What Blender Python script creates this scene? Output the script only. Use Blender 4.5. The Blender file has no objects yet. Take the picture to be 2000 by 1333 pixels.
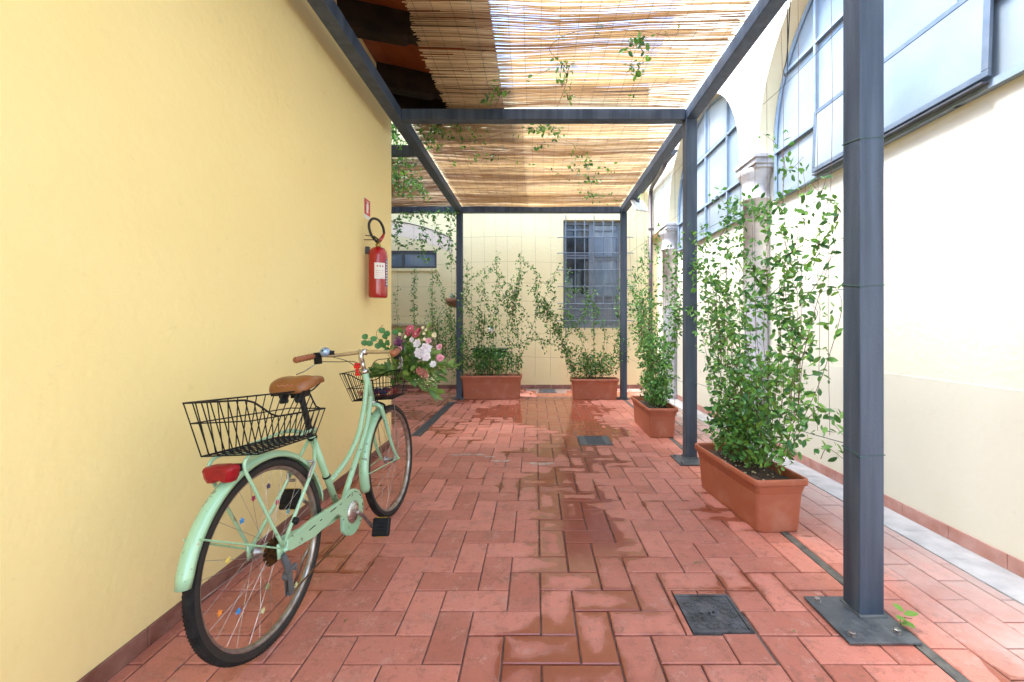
import bpy, bmesh, math, random
from mathutils import Vector, Matrix
random.seed(7)
R = math.radians
S = bpy.context.scene
COL = S.collection
# ---------------------------------------------------------------- camera
cam_d = bpy.data.cameras.new('camera'); cam = bpy.data.objects.new('camera', cam_d); COL.objects.link(cam)
cam.location = (0, 0, 1.2); cam.rotation_euler = (R(90), 0, 0)
cam_d.sensor_width = 36; cam_d.lens = 835/2000*36
cam_d.shift_x = -46/2000; cam_d.shift_y = -29.5/2000
cam_d.clip_start = .05; cam_d.clip_end = 500
S.camera = cam
# ---------------------------------------------------------------- sky and sun (bright overcast)
SUN_EL, SUN_AZ = R(62), R(-95)      # azimuth clockwise from +Y
w = bpy.data.worlds.new('World'); S.world = w; w.use_nodes = True
nt = w.node_tree
sky = nt.nodes.new('ShaderNodeTexSky'); sky.sky_type = 'NISHITA'; sky.sun_disc = False
sky.sun_elevation = SUN_EL; sky.sun_rotation = SUN_AZ
sky.air_density = 1.0; sky.dust_density = 1.0; sky.ozone_density = 1.0
bg = nt.nodes['Background']; bg.inputs[1].default_value = 0.15
nt.links.new(sky.outputs[0], bg.inputs[0])
sl = bpy.data.lights.new('sun', 'SUN'); so = bpy.data.objects.new('sun', sl); COL.objects.link(so)
sl.energy = 1.5; sl.angle = R(18); sl.color = (1, .985, .965)
dirv = Vector((math.sin(SUN_AZ)*math.cos(SUN_EL), math.cos(SUN_AZ)*math.cos(SUN_EL), math.sin(SUN_EL)))
so.rotation_euler = (-dirv).to_track_quat('-Z', 'Y').to_euler()
S.view_settings.view_transform = 'Standard'; S.view_settings.look = 'None'
S.view_settings.exposure = 3.05; S.view_settings.gamma = 1
S.cycles.max_bounces = 10; S.cycles.diffuse_bounces = 6; S.cycles.transparent_max_bounces = 12
S.cycles.use_denoising = True
S.cycles.sample_clamp_indirect = 8

# ---------------------------------------------------------------- helpers
def mat(name, c1, c2=None, rough=.6, metal=0, scale=8, bump=0, bscale=60, spec=.5, transl=0, attr=False, detail=6, lo=.35, hi=.65, coat=0, rough2=None):
    m = bpy.data.materials.new(name); m.use_nodes = True
    t = m.node_tree; n = t.nodes; L = t.links
    b = n['Principled BSDF']
    b.inputs['Roughness'].default_value = rough; b.inputs['Metallic'].default_value = metal
    b.inputs['Specular IOR Level'].default_value = spec
    if coat: b.inputs['Coat Weight'].default_value = coat
    tc = n.new('ShaderNodeTexCoord')
    col = None
    if c2 is None: c2 = tuple(x*.82 for x in c1)
    mix = n.new('ShaderNodeMix'); mix.data_type = 'RGBA'
    mix.inputs[6].default_value = (*c1, 1); mix.inputs[7].default_value = (*c2, 1)
    no = n.new('ShaderNodeTexNoise'); no.inputs['Scale'].default_value = scale; no.inputs['Detail'].default_value = detail
    L.new(tc.outputs['Object'], no.inputs['Vector'])
    mr = n.new('ShaderNodeMapRange'); mr.inputs[1].default_value = lo; mr.inputs[2].default_value = hi
    if attr:
        at = n.new('ShaderNodeAttribute'); at.attribute_name = 'rnd'
        ad = n.new('ShaderNodeMath'); ad.operation = 'MULTIPLY_ADD'
        L.new(no.outputs[0], ad.inputs[0]); ad.inputs[1].default_value = .35
        m2 = n.new('ShaderNodeMath'); m2.operation = 'MULTIPLY_ADD'; m2.inputs[1].default_value = .85; m2.inputs[2].default_value = -.1
        L.new(at.outputs['Fac'], m2.inputs[0]); L.new(m2.outputs[0], ad.inputs[2])
        ad.use_clamp = True
        L.new(ad.outputs[0], mix.inputs[0])
    else:
        L.new(no.outputs[0], mr.inputs[0]); L.new(mr.outputs[0], mix.inputs[0])
    L.new(mix.outputs[2], b.inputs['Base Color'])
    if rough2 is not None:
        r2 = n.new('ShaderNodeMapRange'); r2.inputs[1].default_value = .35; r2.inputs[2].default_value = .65
        r2.inputs[3].default_value = rough; r2.inputs[4].default_value = rough2
        L.new(no.outputs[0], r2.inputs[0]); L.new(r2.outputs[0], b.inputs['Roughness'])
    if bump:
        nb = n.new('ShaderNodeTexNoise'); nb.inputs['Scale'].default_value = bscale; nb.inputs['Detail'].default_value = 8
        L.new(tc.outputs['Object'], nb.inputs['Vector'])
        bp = n.new('ShaderNodeBump'); bp.inputs['Strength'].default_value = bump; bp.inputs['Distance'].default_value = .01
        L.new(nb.outputs[0], bp.inputs['Height']); L.new(bp.outputs[0], b.inputs['Normal'])
    if transl:
        tr = n.new('ShaderNodeBsdfTranslucent'); ms = n.new('ShaderNodeMixShader'); ms.inputs[0].default_value = transl
        L.new(mix.outputs[2], tr.inputs[0]); L.new(b.outputs[0], ms.inputs[1]); L.new(tr.outputs[0], ms.inputs[2])
        L.new(ms.outputs[0], n['Material Output'].inputs[0])
    return m

M = {}
def plaster(name, c1, c2, bs=25, bstr=.35, stain_shade=None, stz=None):
    m = mat(name, c1, c2, rough=.88, scale=1.3, bump=bstr, bscale=bs, spec=.25)
    t = m.node_tree; n = t.nodes; L = t.links
    b = n['Principled BSDF']; mix = [x for x in n if x.type == 'MIX'][0]
    # small spots and rubbed marks
    tc = [x for x in n if x.type == 'TEX_COORD'][0]
    no = n.new('ShaderNodeTexNoise'); no.inputs['Scale'].default_value = 9; no.inputs['Detail'].default_value = 10; no.inputs['Roughness'].default_value = .75
    L.new(tc.outputs['Object'], no.inputs['Vector'])
    mr = n.new('ShaderNodeMapRange'); mr.inputs[1].default_value = .60; mr.inputs[2].default_value = .74; mr.inputs[4].default_value = .4
    L.new(no.outputs[0], mr.inputs[0])
    m2 = n.new('ShaderNodeMix'); m2.data_type = 'RGBA'; m2.inputs[7].default_value = (*(x*.7 for x in c2), 1)
    L.new(mr.outputs[0], m2.inputs[0]); L.new(mix.outputs[2], m2.inputs[6])
    out = m2.outputs[2]
    if stain_shade:   # rising damp / dirt band near the ground (on cream: painted shade), ragged by noise
        sp = n.new('ShaderNodeSeparateXYZ'); L.new(tc.outputs['Object'], sp.inputs[0])
        n3 = n.new('ShaderNodeTexNoise'); n3.inputs['Scale'].default_value = 3; n3.inputs['Detail'].default_value = 8
        L.new(tc.outputs['Object'], n3.inputs['Vector'])
        ad = n.new('ShaderNodeMath'); ad.operation = 'MULTIPLY_ADD'; ad.inputs[1].default_value = .35
        L.new(n3.outputs[0], ad.inputs[0]); L.new(sp.outputs[2], ad.inputs[2])
        m4 = n.new('ShaderNodeMapRange'); m4.inputs[1].default_value = stz[0]; m4.inputs[2].default_value = stz[1]; m4.inputs[3].default_value = stz[2]; m4.inputs[4].default_value = 0
        L.new(ad.outputs[0], m4.inputs[0])
        m5 = n.new('ShaderNodeMix'); m5.data_type = 'RGBA'; m5.inputs[7].default_value = (*stain_shade, 1)
        L.new(m4.outputs[0], m5.inputs[0]); L.new(out, m5.inputs[6]); out = m5.outputs[2]
    L.new(out, b.inputs['Base Color'])
    return m
M['yellow'] = plaster('yellow_plaster', (.84, .715, .35), (.82, .69, .325), stain_shade=(.72, .56, .30), stz=(.2, .6, .5))
M['cream'] = plaster('cream_plaster', (.74, .655, .40), (.70, .605, .355), stain_shade=(.54, .43, .25), stz=(.3, 1.0, .5))  # browner foot paints in the shade low on the rear wall
M['pale'] = plaster('pale_plaster', (.80, .78, .68), (.78, .755, .64))
M['reveal'] = plaster('arch_reveal_plaster', (.80, .68, .43), (.76, .62, .38))
M['dado'] = plaster('dado_plaster', (.74, .745, .65), (.71, .71, .61), bs=18, bstr=.15, stain_shade=(.66, .62, .46), stz=(.1, .5, .5))
M['pinkplaster'] = plaster('faded_pink_plaster', (.68, .56, .46), (.74, .66, .48))
M['steel'] = mat('painted_dark_steel', (.028, .045, .072), (.066, .092, .132), rough=.45, spec=.4, scale=6, bump=.15, bscale=90, rough2=.6)
_t = M['steel'].node_tree; _mp = _t.nodes.new('ShaderNodeMapping'); _mp.inputs['Scale'].default_value = (3, 3, .18)
_no = [x for x in _t.nodes if x.type == 'TEX_NOISE'][0]; _tc = [x for x in _t.nodes if x.type == 'TEX_COORD'][0]
_t.links.new(_tc.outputs['Object'], _mp.inputs[0]); _t.links.new(_mp.outputs[0], _no.inputs['Vector'])
M['plate'] = mat('weathered_plate_steel', (.05, .06, .07), (.10, .11, .115), rough=.4, scale=14, bump=.5, bscale=50, rough2=.7)
M['bolt'] = mat('bolt_steel', (.22, .22, .25), (.3, .28, .26), rough=.35, metal=.8, scale=60)
M['skirt'] = mat('skirting_tile', (.15, .055, .04), (.25, .125, .10), rough=.6, scale=10, bump=.2, bscale=80)
M['skirtp'] = mat('pale_skirting_tile', (.42, .19, .15), (.52, .30, .26), rough=.6, scale=9, bump=.2, bscale=80)
M['grout'] = mat('floor_grout', (.10, .062, .050), (.19, .125, .10), rough=.9, scale=20, bump=.4)
M['joint'] = mat('dark_mortar', (.07, .07, .065), (.15, .14, .12), rough=.9, scale=18, bump=.6)
M['gutterstrip'] = mat('pale_concrete', (.52, .51, .49), (.40, .39, .38), rough=.85, scale=9, bump=.7, bscale=40)
M['pot'] = mat('terracotta_plastic', (.36, .108, .056), (.43, .19, .13), rough=.48, lo=.52, hi=.8, scale=7, bump=.06, bscale=160, rough2=.6)
M['soil'] = mat('potting_soil', (.03, .02, .014), (.10, .07, .05), rough=.95, scale=60, bump=1, bscale=90)
M['iron'] = mat('cast_iron', (.035, .038, .042), (.10, .10, .11), rough=.45, scale=14, bump=.5, bscale=60, rough2=.75)
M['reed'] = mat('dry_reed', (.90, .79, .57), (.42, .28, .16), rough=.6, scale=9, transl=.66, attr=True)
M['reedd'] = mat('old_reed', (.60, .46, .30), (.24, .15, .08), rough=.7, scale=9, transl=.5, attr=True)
M['wire'] = mat('black_wire', (.02, .02, .02), rough=.5)
M['gwire'] = mat('green_wire', (.02, .09, .07), rough=.5)
M['leaf'] = mat('jasmine_leaf', (.022, .115, .035), (.18, .42, .09), rough=.38, scale=6, transl=.3, attr=True)
M['leafy'] = mat('young_leaf', (.09, .27, .035), (.22, .42, .07), rough=.4, scale=6, transl=.35, attr=True)
M['stem'] = mat('woody_stem', (.10, .05, .03), (.17, .10, .06), rough=.7, scale=30)
M['wood'] = mat('eave_board', (.24, .062, .018), (.17, .04, .012), rough=.7, spec=.2, scale=5, bump=.2, bscale=30)
M['dwood'] = mat('dark_rafter', (.012, .008, .006), (.026, .016, .011), rough=.8, scale=9, bump=.3, spec=.2)
M['rooftile'] = mat('roof_tile', (.40, .17, .10), (.3, .13, .08), rough=.8, scale=9, bump=.3)
M['glassf'] = mat('frosted_glass', (.31, .36, .40), (.12, .175, .23), rough=.14, scale=.9, spec=.6, bump=.15, bscale=150, lo=.3, hi=.75)
M['glassd'] = mat('window_glass', (.11, .15, .19), (.19, .24, .30), rough=.08, scale=1.6, spec=.5)
M['glassk'] = mat('dark_window_glass', (.012, .016, .02), (.05, .06, .07), rough=.05, scale=3, spec=.3)
M['framep'] = mat('pale_window_frame', (.24, .31, .39), (.20, .27, .34), rough=.5, scale=12)
M['frameg'] = mat('grey_window_frame', (.09, .125, .17), (.12, .155, .2), rough=.45, scale=12)
M['framed'] = mat('dark_window_frame', (.05, .055, .065), (.07, .075, .09), rough=.5, scale=14)
M['shutter'] = mat('grey_painted_panel', (.11, .135, .165), (.15, .175, .21), rough=.55, scale=7, bump=.2)
M['marble'] = mat('weathered_marble', (.62, .60, .58), (.38, .34, .32), rough=.6, scale=7, bump=.4, bscale=30, lo=.42, hi=.72)
M['marbleg'] = mat('grey_marble', (.42, .43, .47), (.55, .55, .57), rough=.5, scale=5, bump=.3)
M['pipe'] = mat('brown_painted_pipe', (.055, .04, .045), (.075, .055, .06), rough=.4, scale=10)
M['mint'] = mat('mint_paint', (.31, .54, .35), (.14, .20, .12), rough=.3, scale=38, coat=.8, bump=.06, bscale=25, lo=.64, hi=.69)
M['chip'] = mat('worn_mint_paint', (.27, .49, .29), (.22, .36, .24), rough=.4, scale=40, lo=.55, hi=.62)
M['chrome'] = mat('chrome', (.72, .72, .74), (.55, .53, .52), rough=.16, metal=1, scale=30, rough2=.35)
M['alloy'] = mat('dull_alloy', (.42, .41, .41), (.30, .25, .22), rough=.3, metal=.9, scale=30, rough2=.5)
M['rubber'] = mat('tyre_rubber', (.009, .009, .0095), (.022, .021, .02), rough=.85, scale=25, bump=.3, bscale=120, spec=.2)
M['sidewall'] = mat('dusty_sidewall', (.018, .016, .015), (.014, .013, .012), rough=.7, scale=20)
M['leather'] = mat('tan_leather', (.25, .088, .020), (.19, .062, .014), rough=.38, scale=8, bump=.15, bscale=180)
M['grip'] = mat('brown_rubber_grip', (.32, .11, .045), (.26, .085, .035), rough=.5, scale=20)
M['black'] = mat('black_plastic', (.006, .006, .0065), (.010, .010, .010), rough=.5, scale=20, spec=.25)
M['bwire'] = mat('black_coated_wire', (.005, .005, .006), (.009, .008, .008), rough=.45, scale=20, spec=.25)
M['redlens'] = mat('red_lens', (.30, .006, .012), (.22, .004, .010), rough=.3, scale=30, coat=.15, spec=.3)
M['redclip'] = mat('red_plastic', (.70, .02, .02), rough=.3)
M['yref'] = mat('amber_reflector', (.75, .42, .02), rough=.25)
M['rust'] = mat('rusty_sprocket', (.03, .02, .012), (.16, .075, .02), rough=.5, metal=.6, scale=60)
M['red'] = mat('extinguisher_red', (.40, .010, .012), (.34, .008, .01), rough=.25, scale=12, coat=.6)
M['white'] = mat('white_enamel', (.78, .78, .76), (.7, .7, .68), rough=.5, scale=10)
M['navy'] = mat('navy_print', (.03, .05, .22), rough=.5)
M['hose'] = mat('black_hose', (.014, .014, .015), rough=.45)
M['brass'] = mat('brass', (.5, .35, .12), rough=.35, metal=.9)
M['signred'] = mat('sign_red', (.55, .02, .02), rough=.4)
M['beige'] = mat('beige_metal_door', (.55, .47, .33), (.5, .42, .29), rough=.6, scale=6)
M['greybox'] = mat('dark_grey_basin', (.02, .022, .02), (.035, .035, .032), rough=.6, scale=10, bump=.3)
M['clay'] = mat('old_clay', (.26, .12, .08), (.2, .09, .06), rough=.8, scale=16, bump=.3)
M['aloe'] = mat('aloe_leaf', (.10, .17, .12), (.16, .25, .17), rough=.5, scale=10)
M['petalw'] = mat('white_petal', (.80, .78, .78), (.74, .66, .72), rough=.6, transl=.3, scale=20)
M['petalp'] = mat('pink_petal', (.80, .28, .38), (.85, .50, .56), rough=.6, transl=.3, scale=20)
M['petalr'] = mat('crimson_petal', (.26, .008, .025), (.50, .10, .13), rough=.6, transl=.2, scale=25)
M['petalc'] = mat('cream_petal', (.82, .72, .42), (.80, .78, .6), rough=.6, transl=.3, scale=25)
M['petalm'] = mat('dusty_red_bloom', (.45, .12, .12), (.62, .30, .22), rough=.7, transl=.2, scale=30)
M['purple'] = mat('deep_purple_bloom', (.05, .02, .09), (.28, .06, .16), rough=.6, scale=25)
M['bleaf'] = mat('bouquet_leaf', (.05, .15, .03), (.22, .32, .06), rough=.42, scale=7, transl=.25, attr=True)
M['euc'] = mat('eucalyptus_leaf', (.05, .19, .05), (.08, .25, .08), rough=.5, scale=9, transl=.25)
M['ribbon'] = mat('white_ribbon', (.75, .75, .78), rough=.5)
M['cloth'] = mat('navy_cloth', (.012, .018, .05), (.03, .035, .08), rough=.8, scale=25)
M['clothr'] = mat('crimson_tinsel', (.25, .008, .02), (.45, .03, .04), rough=.5, scale=50)

def obj(name, bm, m, parent=None, smooth=False, bevel=0, **tags):
    me = bpy.data.meshes.new(name)
    bmesh.ops.recalc_face_normals(bm, faces=bm.faces) if len(bm.faces) < 40000 and not tags.pop('norecalc', False) else tags.pop('norecalc', None)
    bm.to_mesh(me); bm.free()
    if smooth:
        for p in me.polygons: p.use_smooth = True
    if isinstance(m, str): m = M[m]
    me.materials.append(m)
    o = bpy.data.objects.new(name, me); COL.objects.link(o)
    if parent: o.parent = parent
    if bevel:
        b = o.modifiers.new('bevel', 'BEVEL'); b.width = bevel; b.segments = 2; b.limit_method = 'ANGLE'
    for k, v in tags.items(): o[k] = v
    return o
def thing(name, label, cat, loc=(0, 0, 0), rot=(0, 0, 0), group=None):
    o = bpy.data.objects.new(name, None); COL.objects.link(o)
    o.location = loc; o.rotation_euler = rot; o['label'] = label; o['category'] = cat
    o.empty_display_size = .1
    if group: o['group'] = group
    return o
def tag(o, label, cat, group=None):
    o['label'] = label; o['category'] = cat
    if group: o['group'] = group
    return o
def struct(name, bm, m, **k):
    o = obj(name, bm, m, **k); o['kind'] = 'structure'; return o
def B(): return bmesh.new()
def box(bm, x0, x1, y0, y1, z0, z1, mtx=None):
    vs = [bm.verts.new((x, y, z)) for x in (x0, x1) for y in (y0, y1) for z in (z0, z1)]
    for f in ((0, 1, 3, 2), (4, 6, 7, 5), (0, 4, 5, 1), (2, 3, 7, 6), (0, 2, 6, 4), (1, 5, 7, 3)):
        bm.faces.new([vs[i] for i in f])
    if mtx: bmesh.ops.transform(bm, matrix=mtx, verts=vs)
    return vs
def bxo(*a, mtx=None):
    bm = B(); box(bm, *a, mtx=mtx); return bm
def tube(bm, pts, r, n=8, closed=False, cap=True, flat=1):
    pts = [Vector(p) for p in pts]
    N = len(pts); rs = r if isinstance(r, (list, tuple)) else [r]*N
    rings = []; prev = None
    for i, p in enumerate(pts):
        if closed: t = pts[(i+1) % N]-pts[i-1]
        else: t = pts[min(i+1, N-1)]-pts[max(i-1, 0)]
        if t.length < 1e-9: t = Vector((0, 0, 1))
        t.normalize()
        if prev is None:
            a = Vector((0, 0, 1)) if abs(t.z) < .9 else Vector((1, 0, 0))
            u = t.cross(a).normalized()
        else:
            u = (prev - t*prev.dot(t))
            u = u.normalized() if u.length > 1e-6 else t.orthogonal().normalized()
        prev = u; v = t.cross(u)
        rings.append([bm.verts.new(p + (u*math.cos(2*math.pi*k/n)+v*math.sin(2*math.pi*k/n)*flat)*rs[i]) for k in range(n)])
    for i in range(N if closed else N-1):
        a, b = rings[i], rings[(i+1) % N]
        for k in range(n):
            bm.faces.new((a[k], a[(k+1) % n], b[(k+1) % n], b[k]))
    if cap and not closed and n > 2:
        bm.faces.new(rings[0][::-1]); bm.faces.new(rings[-1])
    return rings
def crv(pts, k=6, closed=False):
    P = [Vector(p) for p in pts]; out = []; N = len(P)
    for i in range(N if closed else N-1):
        g = (lambda j: P[j % N]) if closed else (lambda j: P[max(0, min(N-1, j))])
        a, b, c, d = g(i-1), g(i), g(i+1), g(i+2)
        for s in range(k):
            t = s/k
            out.append(.5*((2*b)+(c-a)*t+(2*a-5*b+4*c-d)*t*t+(3*b-a-3*c+d)*t**3))
    if not closed: out.append(P[-1])
    return out
def lathe(bm, prof, n=20, mtx=None):
    rings = []
    for r, z in prof:
        if r < 1e-6: rings.append([bm.verts.new((0, 0, z))])
        else: rings.append([bm.verts.new((r*math.cos(2*math.pi*k/n), r*math.sin(2*math.pi*k/n), z)) for k in range(n)])
    for a, b in zip(rings, rings[1:]):
        for k in range(n):
            k2 = (k+1) % n
            if len(a) == 1 and len(b) == 1: continue
            if len(a) == 1: bm.faces.new((a[0], b[k2], b[k]))
            elif len(b) == 1: bm.faces.new((a[k], a[k2], b[0]))
            else: bm.faces.new((a[k], a[k2], b[k2], b[k]))
    vs = [v for r in rings for v in r]
    if mtx: bmesh.ops.transform(bm, matrix=mtx, verts=vs)
    return vs
def prism(bm, poly, axis, a, b, mtx=None):
    """extrude 2-D polygon between a and b along axis (0,1,2)"""
    def P(u, v, t):
        return {0: (t, u, v), 1: (u, t, v), 2: (u, v, t)}[axis]
    A = [bm.verts.new(P(u, v, a)) for u, v in poly]; C = [bm.verts.new(P(u, v, b)) for u, v in poly]
    bm.faces.new(A[::-1]); bm.faces.new(C)
    for i in range(len(poly)):
        j = (i+1) % len(poly); bm.faces.new((A[i], A[j], C[j], C[i]))
    if mtx: bmesh.ops.transform(bm, matrix=mtx, verts=A+C)
def setrnd(bm_layer_vals, me):
    pass

# ---------------------------------------------------------------- paving
def tile_material(name, pale=False):
    m = bpy.data.materials.new(name); m.use_nodes = True
    t = m.node_tree; n = t.nodes; L = t.links; b = n['Principled BSDF']
    tc = n.new('ShaderNodeTexCoord'); at = n.new('ShaderNodeAttribute'); at.attribute_name = 'rnd'
    def noise(s, d=6, ro=.5):
        x = n.new('ShaderNodeTexNoise'); x.inputs['Scale'].default_value = s; x.inputs['Detail'].default_value = d; x.inputs['Roughness'].default_value = ro
        L.new(tc.outputs['Object'], x.inputs['Vector']); return x.outputs[0]
    def mr(src, a, b_, c=0, d=1):
        x = n.new('ShaderNodeMapRange'); x.interpolation_type = 'SMOOTHSTEP'
        for i, v in zip((1, 2, 3, 4), (a, b_, c, d)): x.inputs[i].default_value = v
        L.new(src, x.inputs[0]); return x.outputs[0]
    def mx(f, a, c, blend='MIX'):
        x = n.new('ShaderNodeMix'); x.data_type = 'RGBA'; x.blend_type = blend
        if isinstance(f, float): x.inputs[0].default_value = f
        else: L.new(f, x.inputs[0])
        for i, v in ((6, a), (7, c)):
            if isinstance(v, tuple): x.inputs[i].default_value = (*v, 1)
            else: L.new(v, x.inputs[i])
        return x.outputs[2]
    def ma(op, a, c):
        x = n.new('ShaderNodeMath'); x.operation = op
        for i, v in ((0, a), (1, c)):
            if isinstance(v, (int, float)): x.inputs[i].default_value = v
            else: L.new(v, x.inputs[i])
        return x.outputs[0]
    base = mx(at.outputs['Fac'], (.39, .125, .082), (.60, .225, .165))
    base = mx(mr(noise(2.2), .35, .7, 0, .5), base, (.50, .20, .15))
    base = mx(mr(noise(240, 3), .5, .75, 0, .35), base, (.20, .07, .045))
    base = mx(mr(noise(5, 9, .75), .50, .68, 0, .6), base, (.22, .085, .055))
    base = mx(mr(noise(17, 8, .8), .50, .62, 0, .6), base, (.27, .10, .07))
    base = mx(mr(noise(10, 8, .85), .52, .64, 0, .6), base, (.60, .30, .24))
    base = mx(mr(noise(3.3, 10, .85), .56, .64, 0, .65), base, (.17, .085, .055))
    # distance from tile edge from the UVs (metres)
    uv = n.new('ShaderNodeUVMap'); uv.uv_map = 'UVMap'
    sp = n.new('ShaderNodeSeparateXYZ'); L.new(uv.outputs[0], sp.inputs[0])
    edge = ma('MINIMUM', sp.outputs[0], sp.outputs[1])
    wet_n = noise(1.15, 3); wd = noise(9, 5)
    thr = ma('ADD', wet_n, ma('MULTIPLY', ma('SUBTRACT', wd, .5), .16))
    thr = ma('ADD', thr, ma('MULTIPLY', ma('SUBTRACT', at.outputs['Fac'], .5), .05))
    # a run of water down the middle of the yard and a damp far end
    ps = n.new('ShaderNodeSeparateXYZ'); L.new(tc.outputs['Object'], ps.inputs[0])
    cx = ma('ABSOLUTE', ma('SUBTRACT', ps.outputs[0], .33), 0)
    lane = mr(cx, .05, .75, .10, -.10)
    far = mr(ps.outputs[1], 3.6, 6.0, 0, .15)
    thr = ma('ADD', thr, ma('ADD', lane, far))
    thr = ma('SUBTRACT', thr, ma('MULTIPLY', edge, 2.0))   # water keeps to the joints, tile centres dry first
    wet = mr(thr, .445, .545) if not pale else mr(thr, .47, .50)
    base = mx(ma('MULTIPLY', wet, .85), base, (.23, .055, .024))
    if pale:
        lim = ma('ADD', ps.outputs[0], ma('MULTIPLY', ma('SUBTRACT', noise(3.2, 8, .65), .5), .9))
        base = mx(mr(lim, 1.45, 2.15, 0, .7), base, (.50, .42, .38))
        crack = noise(5, 2)
        base = mx(mr(noise(30, 8, .7), .55, .7, 0, .3), base, (.50, .38, .34))
    L.new(base, b.inputs['Base Color'])
    rg = mr(wet, 0, 1, .6, .10)
    L.new(rg, b.inputs['Roughness'])
    bp = n.new('ShaderNodeBump'); bp.inputs['Strength'].default_value = .25; bp.inputs['Distance'].default_value = .004
    L.new(ma('MULTIPLY', noise(120, 6, .7), ma('SUBTRACT', 1, ma('MULTIPLY', wet, .85))), bp.inputs['Height']); L.new(bp.outputs[0], b.inputs['Normal'])
    return m
M['tile'] = tile_material('terracotta_paver'); M['tilep'] = tile_material('limescaled_paver', True)

def paving(name, tiles, m, g=.0029):
    bm = B(); uvl = bm.loops.layers.uv.new('UVMap'); rl = bm.loops.layers.float_color.new('rnd')
    for (x0, x1, y0, y1) in tiles:
        x0 += g; x1 -= g; y0 += g; y1 -= g
        if x1-x0 < .01 or y1-y0 < .01: continue
        c = random.random(); dz = random.uniform(-.0012, .0012); sx = random.uniform(-.0012, .0012); sy = random.uniform(-.0012, .0012)
        e = .004; k = []
        for (a, b_, z) in ((0, 0, -.004), (0, 1, 0)):
            pass
        o = [bm.verts.new((x, y, -.012)) for x, y in ((x0, y0), (x1, y0), (x1, y1), (x0, y1))]
        def zz(x, y): return .0 + dz + sx*(x-x0)/(x1-x0) + sy*(y-y0)/(y1-y0)
        q = [bm.verts.new((x, y, zz(x, y)-.003)) for x, y in ((x0, y0), (x1, y0), (x1, y1), (x0, y1))]
        t = [bm.verts.new((x, y, zz(x, y))) for x, y in ((x0+e, y0+e), (x1-e, y0+e), (x1-e, y1-e), (x0+e, y1-e))]
        # subdivide the top into 5 faces around an inner rectangle so edge distance interpolates
        i_ = .055
        ii = min(i_, (x1-x0)/2-.004, (y1-y0)/2-.004)
        s = [bm.verts.new((x, y, zz(x, y))) for x, y in ((x0+ii, y0+ii), (x1-ii, y0+ii), (x1-ii, y1-ii), (x0+ii, y1-ii))]
        fs = [(bm.faces.new(s), [ii]*4)]
        for a in range(4):
            b2 = (a+1) % 4
            fs.append((bm.faces.new((t[a], t[b2], s[b2], s[a])), [e, e, ii, ii]))
            fs.append((bm.faces.new((q[a], q[b2], t[b2], t[a])), [0, 0, e, e]))
            fs.append((bm.faces.new((o[a], o[b2], q[b2], q[a])), [0]*4))
        for f, vals in fs:
            for lp, v in zip(f.loops, vals):
                lp[uvl].uv = (v, v); lp[rl] = (c, c, c, 1)
    o = struct(name, bm, m, norecalc=True)
    return o
P = .1415; GX, GY = .0205, 1.518
XL, XR, Y0, Y1 = -1.452, 1.425, -2.0, 7.16
covers = [(.615, .86, 1.67, 1.91), (.45, .785, 4.30, 4.66), (-1.372, -1.262, 4.66, 6.75)]
tiles = []
for j in range(-26, 42):
    for i in range(-14, 14):
        s = (i+j) % 4
        if s == 3: r = (GX+i*P, GX+(i+2)*P, GY+j*P, GY+(j+1)*P)
        elif s == 1: r = (GX+i*P, GX+(i+1)*P, GY+j*P, GY+(j+2)*P)
        else: continue
        r = (max(r[0], XL), min(r[1], XR), max(r[2], Y0), min(r[3], Y1))
        if r[1]-r[0] < .012 or r[3]-r[2] < .012: continue
        # cut round the covers
        pend = [r]
        for c in covers:
            nx = []
            for q in pend:
                if q[1] <= c[0] or q[0] >= c[1] or q[3] <= c[2] or q[2] >= c[3]: nx.append(q); continue
                if q[0] < c[0]: nx.append((q[0], c[0], q[2], q[3]))
                if q[1] > c[1]: nx.append((c[1], q[1], q[2], q[3]))
                xa, xb = max(q[0], c[0]), min(q[1], c[1])
                if q[2] < c[2]: nx.append((xa, xb, q[2], c[2]))
                if q[3] > c[3]: nx.append((xa, xb, c[3], q[3]))
            pend = nx
        tiles += pend
# side yard left of the building end
for j in range(0, 28):
    for i in range(0, 10):
        x0 = -1.46-(i+1)*.283+(.14 if j % 2 else 0); y0 = 4.36+j*P
        r = (x0, min(x0+.283, -1.452), y0, min(y0+P, Y1))
        if r[2] < Y1 and r[0] < r[1]-.01: tiles.append(r)
paving('paving', tiles, 'tile')
tiles = []
for j in range(-9, 26):
    y0 = 1.31+j*.283
    for i in range(0, 6):
        x0 = 1.472+i*P
        r = (x0, min(x0+P, 2.10), y0+(.1415 if i % 2 else 0), y0+(.1415 if i % 2 else 0)+.283)
        if r[1]-r[0] > .01: tiles.append(r)
for i in range(-11, 10):       # row behind the pergola line
    tiles.append((i*.283+.05, i*.283+.333, 7.21, 7.35)); tiles.append((i*.283-.09, i*.283+.193, 7.35, 7.62)); tiles.append((i*.283, i*.283+.283, 7.62, 7.90)); tiles.append((i*.283+.1, i*.283+.383, 7.90, 8.15))
tiles = [(a, min(b, 2.10), c, min(d, 8.16)) for a, b, c, d in tiles if a < 2.05]
tiles = [t for t in tiles if not (t[0] < .5 and t[1] > .05 and t[2] > 7.6)] + [(.08, .10, 7.62, 8.15)]
tiles = [t for t in tiles if not (t[2] < 7.19 and t[3] > 7.19 and t[0] < 1.44)]
paving('side_paving', tiles, 'tilep')
struct('ground', bxo(-40, 40, -30, 60, -.30, -.0085), 'grout')
struct('paving_joint', bxo(1.428, 1.470, -2, 7.16, -.012, -.002), 'joint')
struct('paving_joint', bxo(-3.2, 1.47, 7.165, 7.205, -.012, -.0025), 'joint')
bm = B()
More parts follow.
